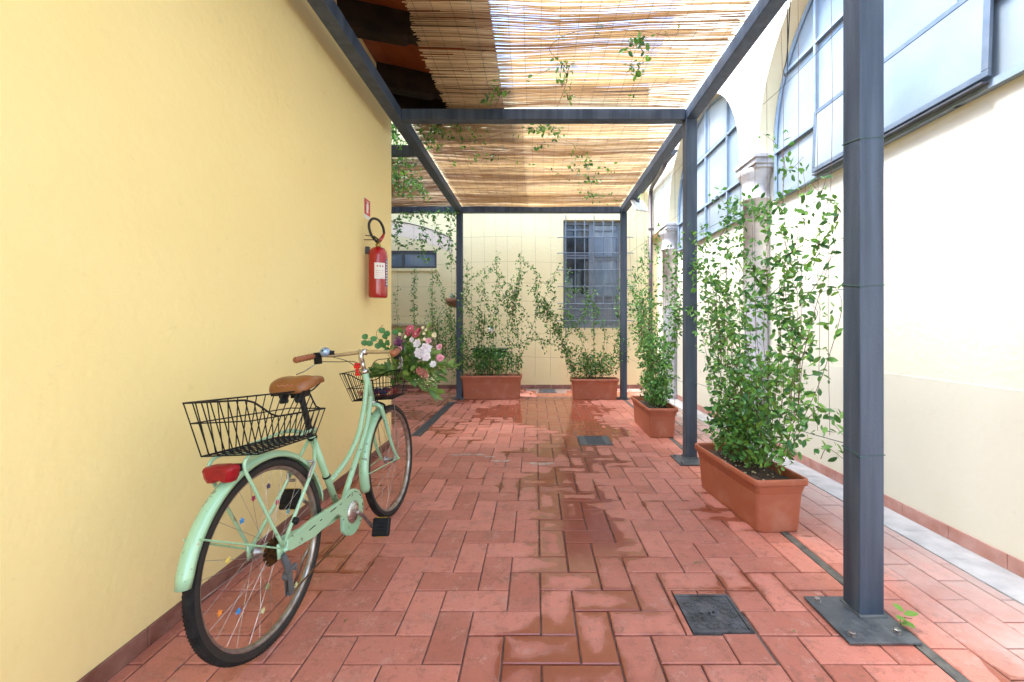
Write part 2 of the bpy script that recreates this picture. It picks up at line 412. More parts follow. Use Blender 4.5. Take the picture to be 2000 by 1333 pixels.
for k in range(34):
    y = -2+k*.3
    box(bm, 2.105+random.uniform(-.004, .004), 2.33, y+.001, y+.299, -.02, .001+random.uniform(-.001, .001))
struct('drain_strip', bm, 'gutterstrip')

# ---------------------------------------------------------------- yellow building on the left
yb = thing('yellow_building', 'long yellow plastered building on the left with dark rafters under its eave', 'building', (-1.46, 4.34, 0))
def rel(o, par):   # keep world coordinates while parented to a located empty
    bpy.context.view_layer.update()
    o.parent = par; o.matrix_parent_inverse = par.matrix_world.inverted(); return o
bm = bxo(-6, -1.46, -6, 4.34, -.02, 3.62); o = rel(obj('wall', bm, 'yellow', bevel=.012), yb)
bm = B(); y = -2.0
while y < 4.33:
    y2 = min(y+.30, 4.338); box(bm, -1.46, -1.449, y+.0015, y2-.0015, -.005, .07); y = y2
rel(obj('skirting', bm, 'skirt', bevel=.003), yb)
# eave : boards sloping down outward, rafters below them
def ez(x): return 3.63-(x+1.46)*.22
bm = B(); k = 0; x = -2.2
while x < -.42:
    x2 = x+.145
    prism(bm, [(x+.0015, ez(x)), (x2-.0015, ez(x2)), (x2-.0015, ez(x2)+.022), (x+.0015, ez(x)+.022)], 1, -3, 4.55)
    x = x2
rel(obj('eave_board', bm, 'wood'), yb)
for yy in (-.70, .08, .86, 1.64, 2.42, 3.20, 3.98, 4.42):
    bm = B()
    prof = [(-1.50, ez(-1.5)-.002), (-.46, ez(-.46)-.002), (-.46, ez(-.46)-.09), (-.80, ez(-.80)-.10), (-.82, ez(-.82)-.14), (-.88, ez(-.88)-.18), (-.95, ez(-.95)-.17), (-.99, ez(-.99)-.20), (-1.50, ez(-1.5)-.22)]
    prism(bm, prof, 1, yy-.06, yy+.06)
    rel(obj('rafter', bm, 'dwood', bevel=.006), yb)
rel(obj('fascia', bxo(-.455, -.43, -3, 4.56, 3.33, 3.45), 'dwood'), yb)
bm = B()
for k in range(30):
    y = -3+k*.255
    for i in range(5):
        x = -.40-i*.36
        tube(bm, [(x, y, ez(x)+.07), (x-.40, y, ez(x-.40)+.085)], .12, 8, flat=.45)
rel(obj('roof', bm, 'rooftile', smooth=True), yb)

# ---------------------------------------------------------------- arcade building on the right
AX, IX = 2.157, 2.33
rb = thing('arcade_building', 'cream walled arcade building on the right with big arched frosted windows', 'building', (IX, 4.3, 0))
def RB(o): return rel(o, rb)
RB(obj('wall', bxo(IX, IX+.3, -6, 8.4, -.02, 6.0), 'pale'))
RB(obj('dado', bxo(IX-.004, IX-.0005, -6, 8.168, .0, .888), 'dado'))
bm = B(); y = -2.1
while y < 8.15:
    box(bm, IX-.014, IX-.0045, y+.0015, min(y+.3, 8.165)-.0015, .0012, .079); y += .3
RB(obj('skirting', bm, 'skirtp', bevel=.003))
RA = 1.2; ZS = 2.95; ZC = 2.87; ZT = 6.0
centers = [5.72, 2.93, .14, -2.65]
def arch_pts(c, n=28): return [(c+RA*math.cos(math.pi*k/n), ZS+RA*math.sin(math.pi*k/n)) for k in range(n+1)]
bmf = B(); bmr = B()
for c in centers:
    ap = arch_pts(c)
    for (a, b_) in zip(ap, ap[1:]):
        vs = [bmf.verts.new((AX, *p)) for p in (a, b_, (b_[0], ZT), (a[0], ZT))]; bmf.faces.new(vs)
    full = [(c+RA, ZC)] + ap + [(c-RA, ZC)]
    for a, b_ in zip(full, full[1:]):
        vs = [bmr.verts.new(p) for p in ((AX, *a), (AX, *b_), (IX, *b_), (IX, *a))]; bmr.faces.new(vs)
piers = [(6.92, 8.168), (4.13, 4.52), (1.34, 1.73), (-1.45, -1.06)]
for a, b_ in piers:
    vs = [bmf.verts.new(p) for p in ((AX, a, ZC), (AX, b_, ZC), (AX, b_, ZT), (AX, a, ZT))]; bmf.faces.new(vs)
    vs = [bmr.verts.new(p) for p in ((AX, a, ZC), (AX, b_, ZC), (IX, b_, ZC), (IX, a, ZC))]; bmr.faces.new(vs)
RB(obj('arcade_face', bmf, 'pale')); o = RB(obj('arch_reveal', bmr, 'reveal', smooth=False))
# columns with capitals
for (a, b_) in [(6.92, 7.3), (4.13, 4.52), (1.34, 1.73)]:
    yc = (a+b_)/2+.01; cxx = 2.235
    bm = B(); lathe(bm, [(.140, 0), (.140, .06), (.125, .09), (.112, .14), (.108, 1.5)], 28, Matrix.Translation((cxx, yc, 0)))
    cl = RB(obj('column', bm, 'marbleg', smooth=True))
    bm = B(); lathe(bm, [(.118, 1.501), (.118, 2.45), (.140, 2.455), (.142, 2.475), (.125, 2.49), (.125, 2.62), (.135, 2.66), (.165, 2.705), (.175, 2.74), (.17, 2.76)], 28, Matrix.Translation((cxx, yc, 0)))
    RB(obj('column_shaft', bm, 'marble', smooth=True))
    bm = B()
    for e, z0, z1 in ((.0, 2.745, 2.775), (.018, 2.775, 2.79), (.012, 2.79, 2.83), (.03, 2.83, 2.868)):
        box(bm, 2.135-e, IX-.002, a-e+.01, b_+e-.01, z0+.0002, z1)
    RB(obj('capital', bm, 'marble', bevel=.004))
# arched windows
def arched_window(c, vert, horiz, hop=None):
    n = 28; ZB = 2.40; gx = IX-.006
    bm = B(); ap = arch_pts(c, n)
    poly = [(c+RA, ZB)] + ap + [(c-RA, ZB)]
    prism(bm, poly, 0, gx, IX-.001)
    wn = RB(obj('arched_window', bm, 'glassf'))
    bm = B()
    def bar(p, q, wd=.026, d=.03):
        (y0, z0), (y1, z1) = p, q
        if abs(y0-y1) < 1e-6: box(bm, gx-d, gx-.0005, y0-wd/2, y0+wd/2, min(z0, z1), max(z0, z1))
        else: box(bm, gx-d-.002, gx-.0006, min(y0, y1), max(y0, y1), z0-wd/2, z0+wd/2)
    for yv in vert:
        zt = ZS+math.sqrt(max(RA**2-(yv-c)**2, 0)); bar((yv, ZB), (yv, zt-.02))
    for zh in horiz:
        hw = RA if zh < ZS else math.sqrt(RA**2-(zh-ZS)**2); bar((c-hw+.02, zh), (c+hw-.02, zh))
    bar((c-RA+.02, ZB+.02), (c+RA-.02, ZB+.02), .04, .035)
    o = obj('frame', bm, 'framep'); rel(o, wn)
    bm = B()
    pts = [(gx-.014, y, z) for y, z in [(c+RA-.02, ZB+.0)] + [(c+(y-c)*.983, ZS+(z-ZS)*.983) for y, z in ap] + [(c-RA+.02, ZB)]]
    tube(bm, pts, .018, 6)
    rel(obj('arch_frame', bm, 'framep'), wn)
    if hop:
        y0, y1, z0, z1 = hop; t = Matrix.Translation((gx-.02, 0, z1)) @ Matrix.Rotation(R(2), 4, 'Y') @ Matrix.Translation((-(gx-.02), 0, -z1))
        bm = B(); d0, d1 = gx-.048, gx-.028
        box(bm, d0, d1, y0, y1, z0, z0+.035, t); box(bm, d0, d1, y0, y1, z1-.035, z1, t)
        box(bm, d0, d1, y0, y0+.035, z0+.0352, z1-.0352, t); box(bm, d0, d1, y1-.035, y1, z0+.0352, z1-.0352, t)
        hp = rel(obj('hopper_sash', bm, 'frameg', bevel=.003), wn)
        rel(obj('hopper_sill', bxo(gx-.075, gx-.032, y0+.02, y1-.02, z0-.028, z0-.018), 'framed'), wn)
        rel(obj('hopper_pane', bxo(gx-.045, gx-.04, y0+.036, y1-.036, z0+.036, z1-.036, mtx=t), 'glassf'), wn)
arched_window(2.93, (3.52, 2.34), (2.86, 3.53), (2.136, 3.50, 2.45, 2.95))
arched_window(5.72, (6.35, 5.79, 5.14), (2.83, 3.50))
arched_window(.14, (.73, -.45), (2.86, 3.53))
# ---------------------------------------------------------------- back building
YB = 8.17
bb = thing('rear_building', 'cream rear building closing the yard with a barred window', 'building', (0, YB, 0))
def BBd(o): return rel(o, bb)
# wall with two openings
bm = B(); xs = [-6, -2.9, -1.89, .53, 1.63, IX-.001]; zs = [-.02, 1.16, 2.30, 2.64, 3.225, 5.6]
for i in range(5):
    for j in range(5):
        xa, xb, za, zb = xs[i], xs[i+1], zs[j], zs[j+1]
        if i == 1 and j == 2: continue
        if i == 3 and j in (1, 2, 3): continue
        vs = [bm.verts.new(p) for p in ((xa, YB, za), (xb, YB, za), (xb, YB, zb), (xa, YB, zb))]; bm.faces.new(vs)
for (xa, xb, za, zb) in ((-2.9, -1.89, 2.30, 2.64), (.53, 1.63, 1.16, 3.225)):
    q = [(xa, za), (xb, za), (xb, zb), (xa, zb)]
    for a, b_ in zip(q, q[1:]+q[:1]):
        vs = [bm.verts.new(p) for p in ((a[0], YB, a[1]), (b_[0], YB, b_[1]), (b_[0], YB+.25, b_[1]), (a[0], YB+.25, a[1]))]; bm.faces.new(vs)
bmesh.ops.remove_doubles(bm, verts=bm.verts, dist=1e-5)
BBd(obj('wall', bm, 'cream'))
bm = B(); x = -3.6
while x < 2.3:
    box(bm, x+.0015, min(x+.3, 2.31)-.0015, YB-.012, YB-.001, .001, .078); x += .3
BBd(obj('skirting', bm, 'skirt', bevel=.003))
BBd(obj('eave', bxo(-6, 2.6, YB-.02, YB+1.5, 5.6, 5.75), 'dwood'))
BBd(obj('added_shade_wall', bxo(-3.6, -3.4, 4.34, YB-.001, -.02, 5.6), 'cream'))  # unseen wall, added to block light from the left behind the yellow building
# small high window
bm = B(); xa, xb, za, zb = -2.9, -1.89, 2.30, 2.64
for a in ((xa, xb, za, za+.045), (xa, xb, zb-.045, zb), (xa, xa+.04, za+.0451, zb-.0451), (xb-.04, xb, za+.0451, zb-.0451), (-2.56, -2.51, za+.0451, zb-.0451)):
    box(bm, a[0], a[1], YB+.01, YB+.06, a[2], a[3])
w2 = BBd(obj('window', bm, 'framed'))
rel(obj('pane', bxo(xa+.02, xb-.02, YB+.035, YB+.045, za+.02, zb-.02), 'glassd'), w2)
BBd(obj('window_sill', bxo(xa, xb+.03, YB-.025, YB-.001, za-.055, za-.015), 'cream'))
# pink faded arch band
ptsA = []; 
for k in range(15):
    t = k/14; x = -2.95+t*1.35; ptsA.append((x, 3.20-.34*(t)**2, .30))
bm = B()
for a, b_ in zip(ptsA, ptsA[1:]):
    vs = [bm.verts.new(p) for p in ((a[0], YB-.004, a[1]-a[2]*.9), (b_[0], YB-.004, b_[1]-b_[2]*.9), (b_[0], YB-.004, b_[1]), (a[0], YB-.004, a[1]))]; bm.faces.new(vs)
BBd(obj('faded_arch', bm, 'pinkplaster'))
bm = B(); tube(bm, [(a[0], YB-.012, a[1]+.008) for a in ptsA], .008, 5)
BBd(obj('arch_moulding', bm, 'framed'))
# tall barred window
xa, xb, za, zb = .53, 1.63, 1.16, 3.225; yf = YB+.12
bm = B()
for a in ((xa, xb, za, za+.06), (xa, xb, zb-.07, zb), (xa, xa+.05, za+.0601, zb-.0701), (xb-.05, xb, za+.0601, zb-.0701), (1.03, 1.13, za+.0601, zb-.0701)):
    box(bm, a[0], a[1], yf, yf+.06, a[2], a[3])
for z in (3.05, 2.55, 2.50, 1.78):
    box(bm, xa+.051, 1.029, yf+.01, yf+.05, z, z+.035); box(bm, 1.131, xb-.051, yf+.01, yf+.05, z-.02, z+.015)
w3 = BBd(obj('window', bm, 'shutter'))
rel(obj('pane', bxo(xa+.03, 1.05, yf+.03, yf+.035, 1.8, zb-.03), 'glassk'), w3)
rel(obj('pane', bxo(1.11, xb-.03, yf+.03, yf+.035, 1.8, zb-.03), 'glassd'), w3)
rel(obj('lower_panel', bxo(xa+.03, xb-.03, yf+.025, yf+.037, za+.03, 1.80), 'shutter'), w3)
g = thing('window_grille', 'white and grey iron bar grille in front of the tall rear window', 'window grille', (1.08, YB-.06, 1.1))
bm = B()
for i, x in enumerate([.575+.178*k for k in range(6)]):
    tube(bm, [(x, YB-.06, 1.02 if i in (0, 3) else 1.12), (x, YB-.06, 3.30 if i in (0, 3) else 3.22)], .0105, 6)
rel(obj('vertical_bar', bm, 'frameg'), g)
bm = B()
for z in (1.30, 1.52, 1.62, 1.95, 2.26, 2.58, 2.88):
    tube(bm, [(.42, YB-.02, z), (.44, YB-.072, z), (1.84, YB-.072, z), (1.86, YB-.02, z)], .008, 6)
rel(obj('cross_bar', bm, 'frameg'), g)
# cabinet, outlet, basin, hanging bowl
c = thing('meter_cabinet', 'beige flush utility cabinet with a projecting ledge low on the rear wall', 'cabinet', (-2.4, YB, .1))
rel(obj('door', bxo(-2.80, -1.97, YB-.03, YB-.002, .19, 1.19), 'beige', bevel=.004), c)
rel(obj('ledge', bxo(-2.84, -1.93, YB-.09, YB-.002, 1.20, 1.245), 'beige', bevel=.004), c)
bm = B(); lathe(bm, [(0, 0), (.05, 0), (.052, .012), (.03, .02), (0, .02)], 20, Matrix.Translation((-.85, YB-.001, 1.12)) @ Matrix.Rotation(R(90), 4, 'X'))
tag(obj('wall_outlet', bm, 'white', smooth=True), 'small round white outlet cover on the rear wall above the large planter', 'outlet cover')
c = thing('wall_basin', 'dark grey trough fixed behind the leaves above the large rear planter', 'basin', (-.82, 7.6, .4))
bm = B(); prism(bm, [(-1.12, .77), (-.52, .77), (-.55, .62), (-1.09, .62)], 1, 7.55, 7.85); rel(obj('body', bm, 'greybox', bevel=.015), c)
rel(obj('rim', bxo(-1.15, -.49, 7.53, 7.87, .772, .80), 'greybox', bevel=.01), c)
rel(obj('bracket', bxo(-.86, -.78, 7.851, 8.168, .63, .74), 'greybox'), c)
c = thing('hanging_bowl', 'brown clay bowl of spiky aloe hung on the far left post', 'plant pot', (-1.38, 7.45, 1.5))
bm = B(); lathe(bm, [(0, 1.52), (.09, 1.53), (.15, 1.60), (.17, 1.68), (.155, 1.68), (.14, 1.62), (0, 1.60)], 20, Matrix.Translation((-1.42, 7.5, 0))); rel(obj('bowl', bm, 'clay', smooth=True), c)
bm = B()
for k in range(26):
    a = random.uniform(0, 6.28); l = random.uniform(.14, .24); e = random.uniform(.1, .9)
    p0 = Vector((-1.42, 7.5, 1.66)); d = Vector((math.cos(a)*math.cos(e), math.sin(a)*math.cos(e), math.sin(e)))
    tube(bm, [p0+d*.03, p0+d*l*.5+Vector((0, 0, .01)), p0+d*l-Vector((0, 0, .02))], [.011, .009, .001], 5, flat=.5)
rel(obj('aloe', bm, 'aloe', smooth=True), c)
bm = B(); tube(bm, [(-1.42, 7.64, 1.66), (-1.42, 7.9, 1.72), (-1.42, 8.165, 1.72)], .008, 6); tube(bm, [(-1.42, 8.165, 1.5), (-1.42, 7.65, 1.62)], .006, 6)
rel(obj('bracket', bm, 'wire'), c)
# gutter and downpipe in the far right corner
c = thing('downpipe', 'dark brown rain pipe in the far right corner fed by a short gutter', 'rain pipe', (2.1, 7.76, 0))
bm = B(); tube(bm, [(2.10, 7.80, .0), (2.10, 7.80, 3.58)], .036, 14); rel(obj('pipe', bm, 'pipe', smooth=True), c)
bm = B(); tube(bm, crv([(2.10, 7.80, 3.56), (2.10, 7.79, 3.62), (2.08, 7.65, 3.68), (2.04, 7.0, 3.70), (2.02, 6.7, 3.72), (2.02, 6.66, 3.78)], 5), .036, 12); rel(obj('elbow', bm, 'pipe', smooth=True), c)
for z in (2.95, 1.6, .5):
    bm = B(); lathe(bm, [(.037, 0), (.043, 0), (.043, .03), (.037, .03)], 14, Matrix.Translation((2.10, 7.80, z))); box(bm, 2.135, 2.33, 7.79, 7.81, z, z+.02); rel(obj('clamp', bm, 'pipe'), c)
bm = B(); prof = [(2.02+.075*math.cos(a), 3.78+.075*math.sin(a)) for a in [math.pi+math.pi*k/10 for k in range(11)]]; prof += [(x*1, z) for x, z in [(2.09, 3.78)]]
prism(bm, [(2.02+.075*math.cos(math.pi+math.pi*k/10), 3.80+.075*math.sin(math.pi+math.pi*k/10)) for k in range(11)], 1, 6.30, 8.16)
rel(obj('gutter', bm, 'framed'), c)

# ---------------------------------------------------------------- pergola
pg = thing('pergola', 'dark grey steel pergola of square posts and beams roofed with reeds', 'pergola', (0, 3.9, 0))
def PG(o): return rel(o, pg)
ZB0, ZB1 = 3.06, 3.16
def post(x0, y0, plate=None, bolts=()):
    p = PG(obj('post', bxo(x0, x0+.10, y0, y0+.10, .012, ZB0-.001), 'steel', bevel=.006))
    if plate:
        bp_ = rel(obj('base_plate', bxo(*plate, .0035, .0125), 'plate', bevel=.002), p)
        bm = B()   # weld bead
        x1, y1 = x0+.10, y0+.10
        tube(bm, crv([(x0-.002, y0-.002, .016), (x1+.002, y0-.002, .016), (x1+.002, y1+.002, .016), (x0-.002, y1+.002, .016)], 1, True), .008, 6, closed=True)
        rel(obj('weld', bm, 'plate'), p)
        for bx_, by_ in bolts:
            bm = B(); lathe(bm, [(0, .0126), (.017, .0126), (.017, .0155), (.0125, .0156), (.0125, .026), (.010, .028), (0, .028)], 6, Matrix.Translation((bx_, by_, 0))); rel(obj('bolt', bm, 'bolt'), p)
post(1.323, 1.743, (1.178, 1.452, 1.603, 1.88), [(1.215, 1.845), (1.215, 1.64), (1.40, 1.655), (1.435, 1.86)])
post(1.350, 3.83, (1.24, 1.475, 3.66, 3.94), [(1.27, 3.70), (1.27, 3.90), (1.445, 3.70)])
post(1.40, 7.0, (1.34, 1.53, 6.94, 7.15), [(1.36, 6.96)])
post(-1.30, 7.0, (-1.36, -1.15, 6.94, 7.15), [(-1.17, 6.96)])
post(-3.1, 7.0)
PG(obj('beam', bxo(-1.31, -1.21, -.4, 7.10, ZB0, ZB1), 'steel', bevel=.005))
t = Matrix.Translation((1.36, 0, 0)) @ Matrix.Rotation(-math.atan2(.085, 7.1), 4, 'Z')
PG(obj('beam', bxo(-.05, .05, -.4, 7.115, ZB0, ZB1, mtx=t), 'steel', bevel=.005))
for (y0, xa, xb) in ((3.85, -1.208, 1.352), (.9, -1.208, 1.30), (7.0, -3.1, -1.312), (7.001, -1.208, 1.388), (4.62, -3.1, -1.312)):
    PG(obj('beam', bxo(xa, xb, y0, y0+.098, ZB0+.002, ZB1-.002), 'steel', bevel=.005))
PG(obj('beam', bxo(-3.2, -3.1, 4.62, 7.1, ZB0, ZB1), 'steel', bevel=.005))

# ---------------------------------------------------------------- reed mats
def reed_mat(name, x0, x1, y0, y1, z, label, m='reed', pitch=.0070, seg=7, sag=.02, rr=(.0019, .0039), jag=.03, miss=.02, seed=1):
    rnd = random.Random(seed)
    bm = B(); rl = bm.loops.layers.float_color.new('rnd')
    n = int((y1-y0)/pitch)
    ph = [rnd.uniform(0, 6.28) for _ in range(6)]
    for i in range(n):
        if rnd.random() < miss: continue
        y = y0+i*pitch+rnd.uniform(-.0045, .0045); r = rnd.uniform(*rr)
        xa = x0+rnd.uniform(-jag, jag*.6)+.02*math.sin(y*3+ph[0]); xb = x1+rnd.uniform(-jag, jag)
        if rnd.random() < .10: xa += rnd.uniform(0, .5)
        if rnd.random() < .10: xb -= rnd.uniform(0, .6)
        dy = rnd.uniform(-.012, .012); c = min(1, max(0, .6*rnd.random()+.25+.25*math.sin(y*7+ph[5])+.15*math.sin(y*23+ph[0]))); c2 = c
        pts = []
        for s in range(seg+1):
            t = s/seg; x = xa+(xb-xa)*t
            yy = y + dy*(t-.5)*2 + .016*math.sin(x*2.3+y*1.7+ph[1]) + .008*math.sin(x*6+y*4+ph[2]) + rnd.uniform(-.003, .003)
            zz = z + rnd.uniform(-.0015, .0015) - sag*math.sin(math.pi*t)*(.6+.4*math.sin(y*2+ph[3])) + .006*math.sin(y*9+x*3+ph[4]) + r
            pts.append((x, yy, zz))
        f0 = len(bm.faces)
        tube(bm, pts, r, 4, cap=False)
        bm.faces.ensure_lookup_table()
        for f in bm.faces[f0:]:
            for lp in f.loops: lp[rl] = (c, c, c, 1)
    o = thing(name, label, 'reed mat', ((x0+x1)/2, (y0+y1)/2, z), group='reed mats on the pergola')
    rel(obj('reeds', bm, m, norecalc=True), o)
    bm = B(); k = int((x1-x0)/.115)
    for i in range(k+1):
        x = x0+.05+i*(x1-x0-.1)/k
        pts = []; yy = y0; q = 0
        while yy < y1:
            t = (x-x0)/(x1-x0)
            pts.append((x+rnd.uniform(-.002, .002)+.012*math.sin(yy*1.5+i), yy, z - sag*math.sin(math.pi*t)*(.6+.4*math.sin(yy*2+ph[3])) + .006*math.sin(yy*9+x*3+ph[4]) - .0018)); yy += .06
        tube(bm, pts, .0011, 3, cap=False)
    rel(obj('stitching', bm, 'wire'), o)
    return o
reed_mat('reed_mat', -.79, 1.335, 1.2, 3.86, 3.168, 'golden reed mat over the near bay with ragged left edge under the eave', seed=3, rr=(.0021, .0043), miss=.012)
reed_mat('reed_mat', -1.20, 1.385, 3.97, 7.12, 3.168, 'sunlit reed mat over the far bay behind the middle crossbeam', seed=5, miss=.04)
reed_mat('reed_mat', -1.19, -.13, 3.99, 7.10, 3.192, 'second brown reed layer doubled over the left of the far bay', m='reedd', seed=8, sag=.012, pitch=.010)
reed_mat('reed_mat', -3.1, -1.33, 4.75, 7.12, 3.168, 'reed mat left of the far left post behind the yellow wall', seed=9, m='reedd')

# ---------------------------------------------------------------- planters
def planter(loc, L_, W, H, rotz, label):
    t = thing('planter', label, 'planter', (loc[0], loc[1], .0015), (0, 0, rotz), group='terracotta trough planters')
    def rr(hx, hy, z, r, n=4):
        out = []
        for cx, cy, a0 in ((hx-r, hy-r, 0), (-hx+r, hy-r, 90), (-hx+r, -hy+r, 180), (hx-r, -hy+r, 270)):
            for k in range(n+1):
                a = R(a0+90*k/n); out.append((cx+r*math.cos(a), cy+r*math.sin(a), z))
        return out
    def loft(bm, secs, capb=True, capt=False):
        rings = [[bm.verts.new(p) for p in s] for s in secs]
        for a, b in zip(rings, rings[1:]):
            for k in range(len(a)): bm.faces.new((a[k], a[(k+1) % len(a)], b[(k+1) % len(a)], b[k]))
        if capb: bm.faces.new(rings[0][::-1])
        if capt: bm.faces.new(rings[-1])
    hx, hy = L_/2, W/2; k = .84
    def S_(f, z, g=0): return rr(hx*f-g if f == 1 else hx-(1-f)*W*.5-g, hy*f-g, z, .03)
    bm = B()
    loft(bm, [S_(.76, 0), S_(.775, .012), S_(.86, H*.72), S_(.868, H*.725), S_(.875, H*.74), S_(.93, H*.86), S_(.93, H-.022), S_(.90, H-.022), S_(.86, H*.8), S_(.84, H*.7)])
    obj('tub', bm, 'pot', t, smooth=False, bevel=.002)
    bm = B()
    loft(bm, [S_(.925, H-.036), S_(.99, H-.038), S_(1.0, H-.030), S_(1.0, H-.008), S_(.985, H), S_(.93, H), S_(.90, H-.008), S_(.89, H-.03)], capb=False)
    obj('rim', bm, 'pot', t, smooth=True)
    bm = B(); nx, ny = 30, 10; g = []
    for i in range(nx+1):
        row = []
        for j in range(ny+1):
            x = (-1+2*i/nx)*(hx-W*.07); y = (-1+2*j/ny)*hy*.87
            row.append(bm.verts.new((x, y, H-.055+random.uniform(-.008, .010))))
        g.append(row)
    for i in range(nx):
        for j in range(ny): bm.faces.new((g[i][j], g[i+1][j], g[i+1][j+1], g[i][j+1]))
    obj('soil', bm, 'soil', t, smooth=True)
    return t
planter((-.72, 7.10), 1.0, .38, .39, 0, 'longest terracotta trough planter, in front of the far left post')
planter((.97, 7.08), .78, .34, .335, 0, 'short terracotta trough planter under the barred rear window')
planter((1.36, 4.96), .84, .33, .32, R(90), 'terracotta trough planter beyond the middle post on the right')
planter((1.388, 2.845), .80, .33, .315, R(90+4.5), 'nearest terracotta trough planter, between the two nearest right posts')
# perlite crumbs and leaf litter in the near planter
# ---------------------------------------------------------------- climbing plants
def leaf(bm, rl, p, d, up, l, wd, c, fold=.25, curl=.15):
    d = d.normalized(); s = d.cross(up)
    if s.length < 1e-4: s = d.orthogonal()
    s.normalize(); nrm = s.cross(d)
    def q(a, b, h): return bm.verts.new(p + d*(a*l) + s*(b*wd) + nrm*(h*l))
    b0 = q(0, 0, 0); m = q(.5, 0, -fold*.25); tp = q(1, 0, -curl)
    l1 = q(.22, .36, .02); l2 = q(.55, .5, .02-curl*.2); l3 = q(.82, .28, -curl*.6)
    r1 = q(.22, -.36, .02); r2 = q(.55, -.5, .02-curl*.2); r3 = q(.82, -.28, -curl*.6)
    for f in ((b0, l1, m), (l1, l2, m), (l2, l3, tp, m), (b0, m, r1), (r1, m, r2), (r2, m, tp, r3)):
        fc = bm.faces.new(f)
        for lp in fc.loops: lp[rl] = (c, c, c, 1)
def rdir(zb=0.0):
    while 1:
        v = Vector((random.uniform(-1, 1), random.uniform(-1, 1), random.uniform(-1, 1)+zb))
        if .1 < v.length < 1.4: return v.normalized()
def climber(name, label, strands, bushes, ls=(.022, .042), lm='leaf', young=.12, step=.03, sr=.0022, group='jasmine plants in the planters', seed=1):
    random.seed(seed)
    root = strands[0][0] if strands else bushes[0][0]
    t = thing(name, label, 'climbing plant', (root[0], root[1], root[2]), group=group)
    bl = B(); rl = bl.loops.layers.float_color.new('rnd'); by = B(); ry = by.loops.layers.float_color.new('rnd'); bs = B()
    def put(p, l=None, dens=1):
        l = l or random.uniform(*ls)
        d = rdir(-.15); up = rdir(1.2)
        if random.random() < young: leaf(by, ry, p, d, up, l*.95, l*.5, random.random())
        else: leaf(bl, rl, p, d, up, l, l*.54, random.random()**1.3)
    for st in strands:
        pts, dens = st[0:-1], st[-1]
        cp = crv([Vector(p) + Vector((random.uniform(-.012, .012), random.uniform(-.035, .035), 0)) for p in pts], 10)
        tube(bs, cp, [sr*(1-.5*i/len(cp)) for i in range(len(cp))], 4, cap=False)
        acc = 0
        for a, b in zip(cp, cp[1:]):
            acc += (b-a).length*dens
            while acc > step:
                acc -= step; q = a.lerp(b, random.random())
                for sg in (0, 1):
                    off = rdir()*random.uniform(.004, .075)
                    put(q+off)
                    if sg == 0 and random.random() < .5: put(q+off*1.3)
    for (c, rad, num) in bushes:
        c = Vector(c)
        for k in range(num):
            v = rdir(); v = Vector((v.x*rad[0], v.y*rad[1], v.z*rad[2]))*random.random()**.45
            put(c+v)
        for k in range(max(3, num//40)):
            v = rdir(.6); v = Vector((v.x*rad[0], v.y*rad[1], v.z*rad[2]))
            tube(bs, [c-Vector((0, 0, rad[2]))*.9+Vector((v.x*.3, v.y*.3, 0)), c+v*.4, c+v], [sr*1.2, sr, sr*.6], 4, cap=False)
    if len(bl.verts): rel(obj('foliage', bl, lm, norecalc=True), t)
    if len(by.verts): rel(obj('young_foliage', by, 'leafy', norecalc=True), t)
    if len(bs.verts): rel(obj('stems', bs, 'stem', norecalc=True), t)
    bl.free() if bl.is_valid else None
    return t
# nearest plant : strands by screen position on the trellis plane between the two near posts
def NP(px, py, X=1.40, dx=0):
    Y = X*835/(px-1046); return (X+dx, Y, 1.2-(py-637)*Y/835)
st = []
def S1(pp, dens, X=1.40): st.append([NP(x, y, X) for x, y in pp] + [dens])
S1([(1470, 900), (1440, 800), (1412, 700), (1400, 600), (1385, 520), (1372, 440)], 1.3)
S1([(1470, 900), (1450, 780), (1425, 640), (1420, 540), (1415, 470), (1440, 400), (1480, 370)], .9)
S1([(1480, 900), (1470, 760), (1455, 640), (1448, 560), (1462, 500), (1450, 430)], .8)
S1([(1485, 905), (1490, 780), (1478, 660), (1476, 560), (1470, 500), (1466, 440)], .35)
S1([(1490, 905), (1500, 780), (1496, 660), (1500, 560), (1497, 500), (1505, 440), (1510, 400)], .5)
S1([(1500, 905), (1515, 780), (1528, 660), (1530, 560), (1527, 440), (1530, 380), (1527, 300), (1490, 262)], .5)
S1([(1527, 300), (1545, 330), (1570, 308)], .9)
S1([(1510, 905), (1530, 780), (1535, 700), (1520, 600), (1545, 500), (1510, 420), (1525, 390)], .9)
S1([(1520, 900), (1545, 760), (1560, 680), (1562, 560), (1560, 470), (1572, 400), (1570, 330)], .35)
S1([(1525, 905), (1560, 800), (1580, 700), (1600, 600), (1618, 540), (1630, 450), (1636, 410)], .75)
S1([(1525, 905), (1570, 790), (1610, 690), (1630, 600), (1640, 560)], .7)
S1([(1530, 905), (1570, 830), (1605, 800), (1630, 820), (1642, 850)], 1.6)
S1([(1600, 895), (1625, 880), (1640, 895)], 1.2)
S1([(1460, 890), (1420, 760), (1390, 640), (1375, 560), (1360, 500), (1350, 440)], 1.0)
S1([(1455, 890), (1405, 780), (1380, 700), (1365, 620), (1345, 600)], 1.4)
S1([(1530, 880), (1540, 820), (1545, 740), (1558, 640), (1545, 600)], .8)
S1([(1400, 470), (1430, 430), (1460, 420), (1500, 400), (1530, 395)], 1.2)
S1([(1560, 600), (1590, 560), (1625, 500), (1640, 470)], .8)
random.seed(77)
for k in range(16):
    x0 = random.uniform(1385, 1600); y0 = random.uniform(480, 760); pts = [(x0, y0)]
    for q in range(4): x0 = min(1638, max(1352, x0+random.uniform(-45, 45))); y0 -= random.uniform(15, 60); pts.append((x0, y0))
    S1(pts, random.uniform(.5, 1.1))
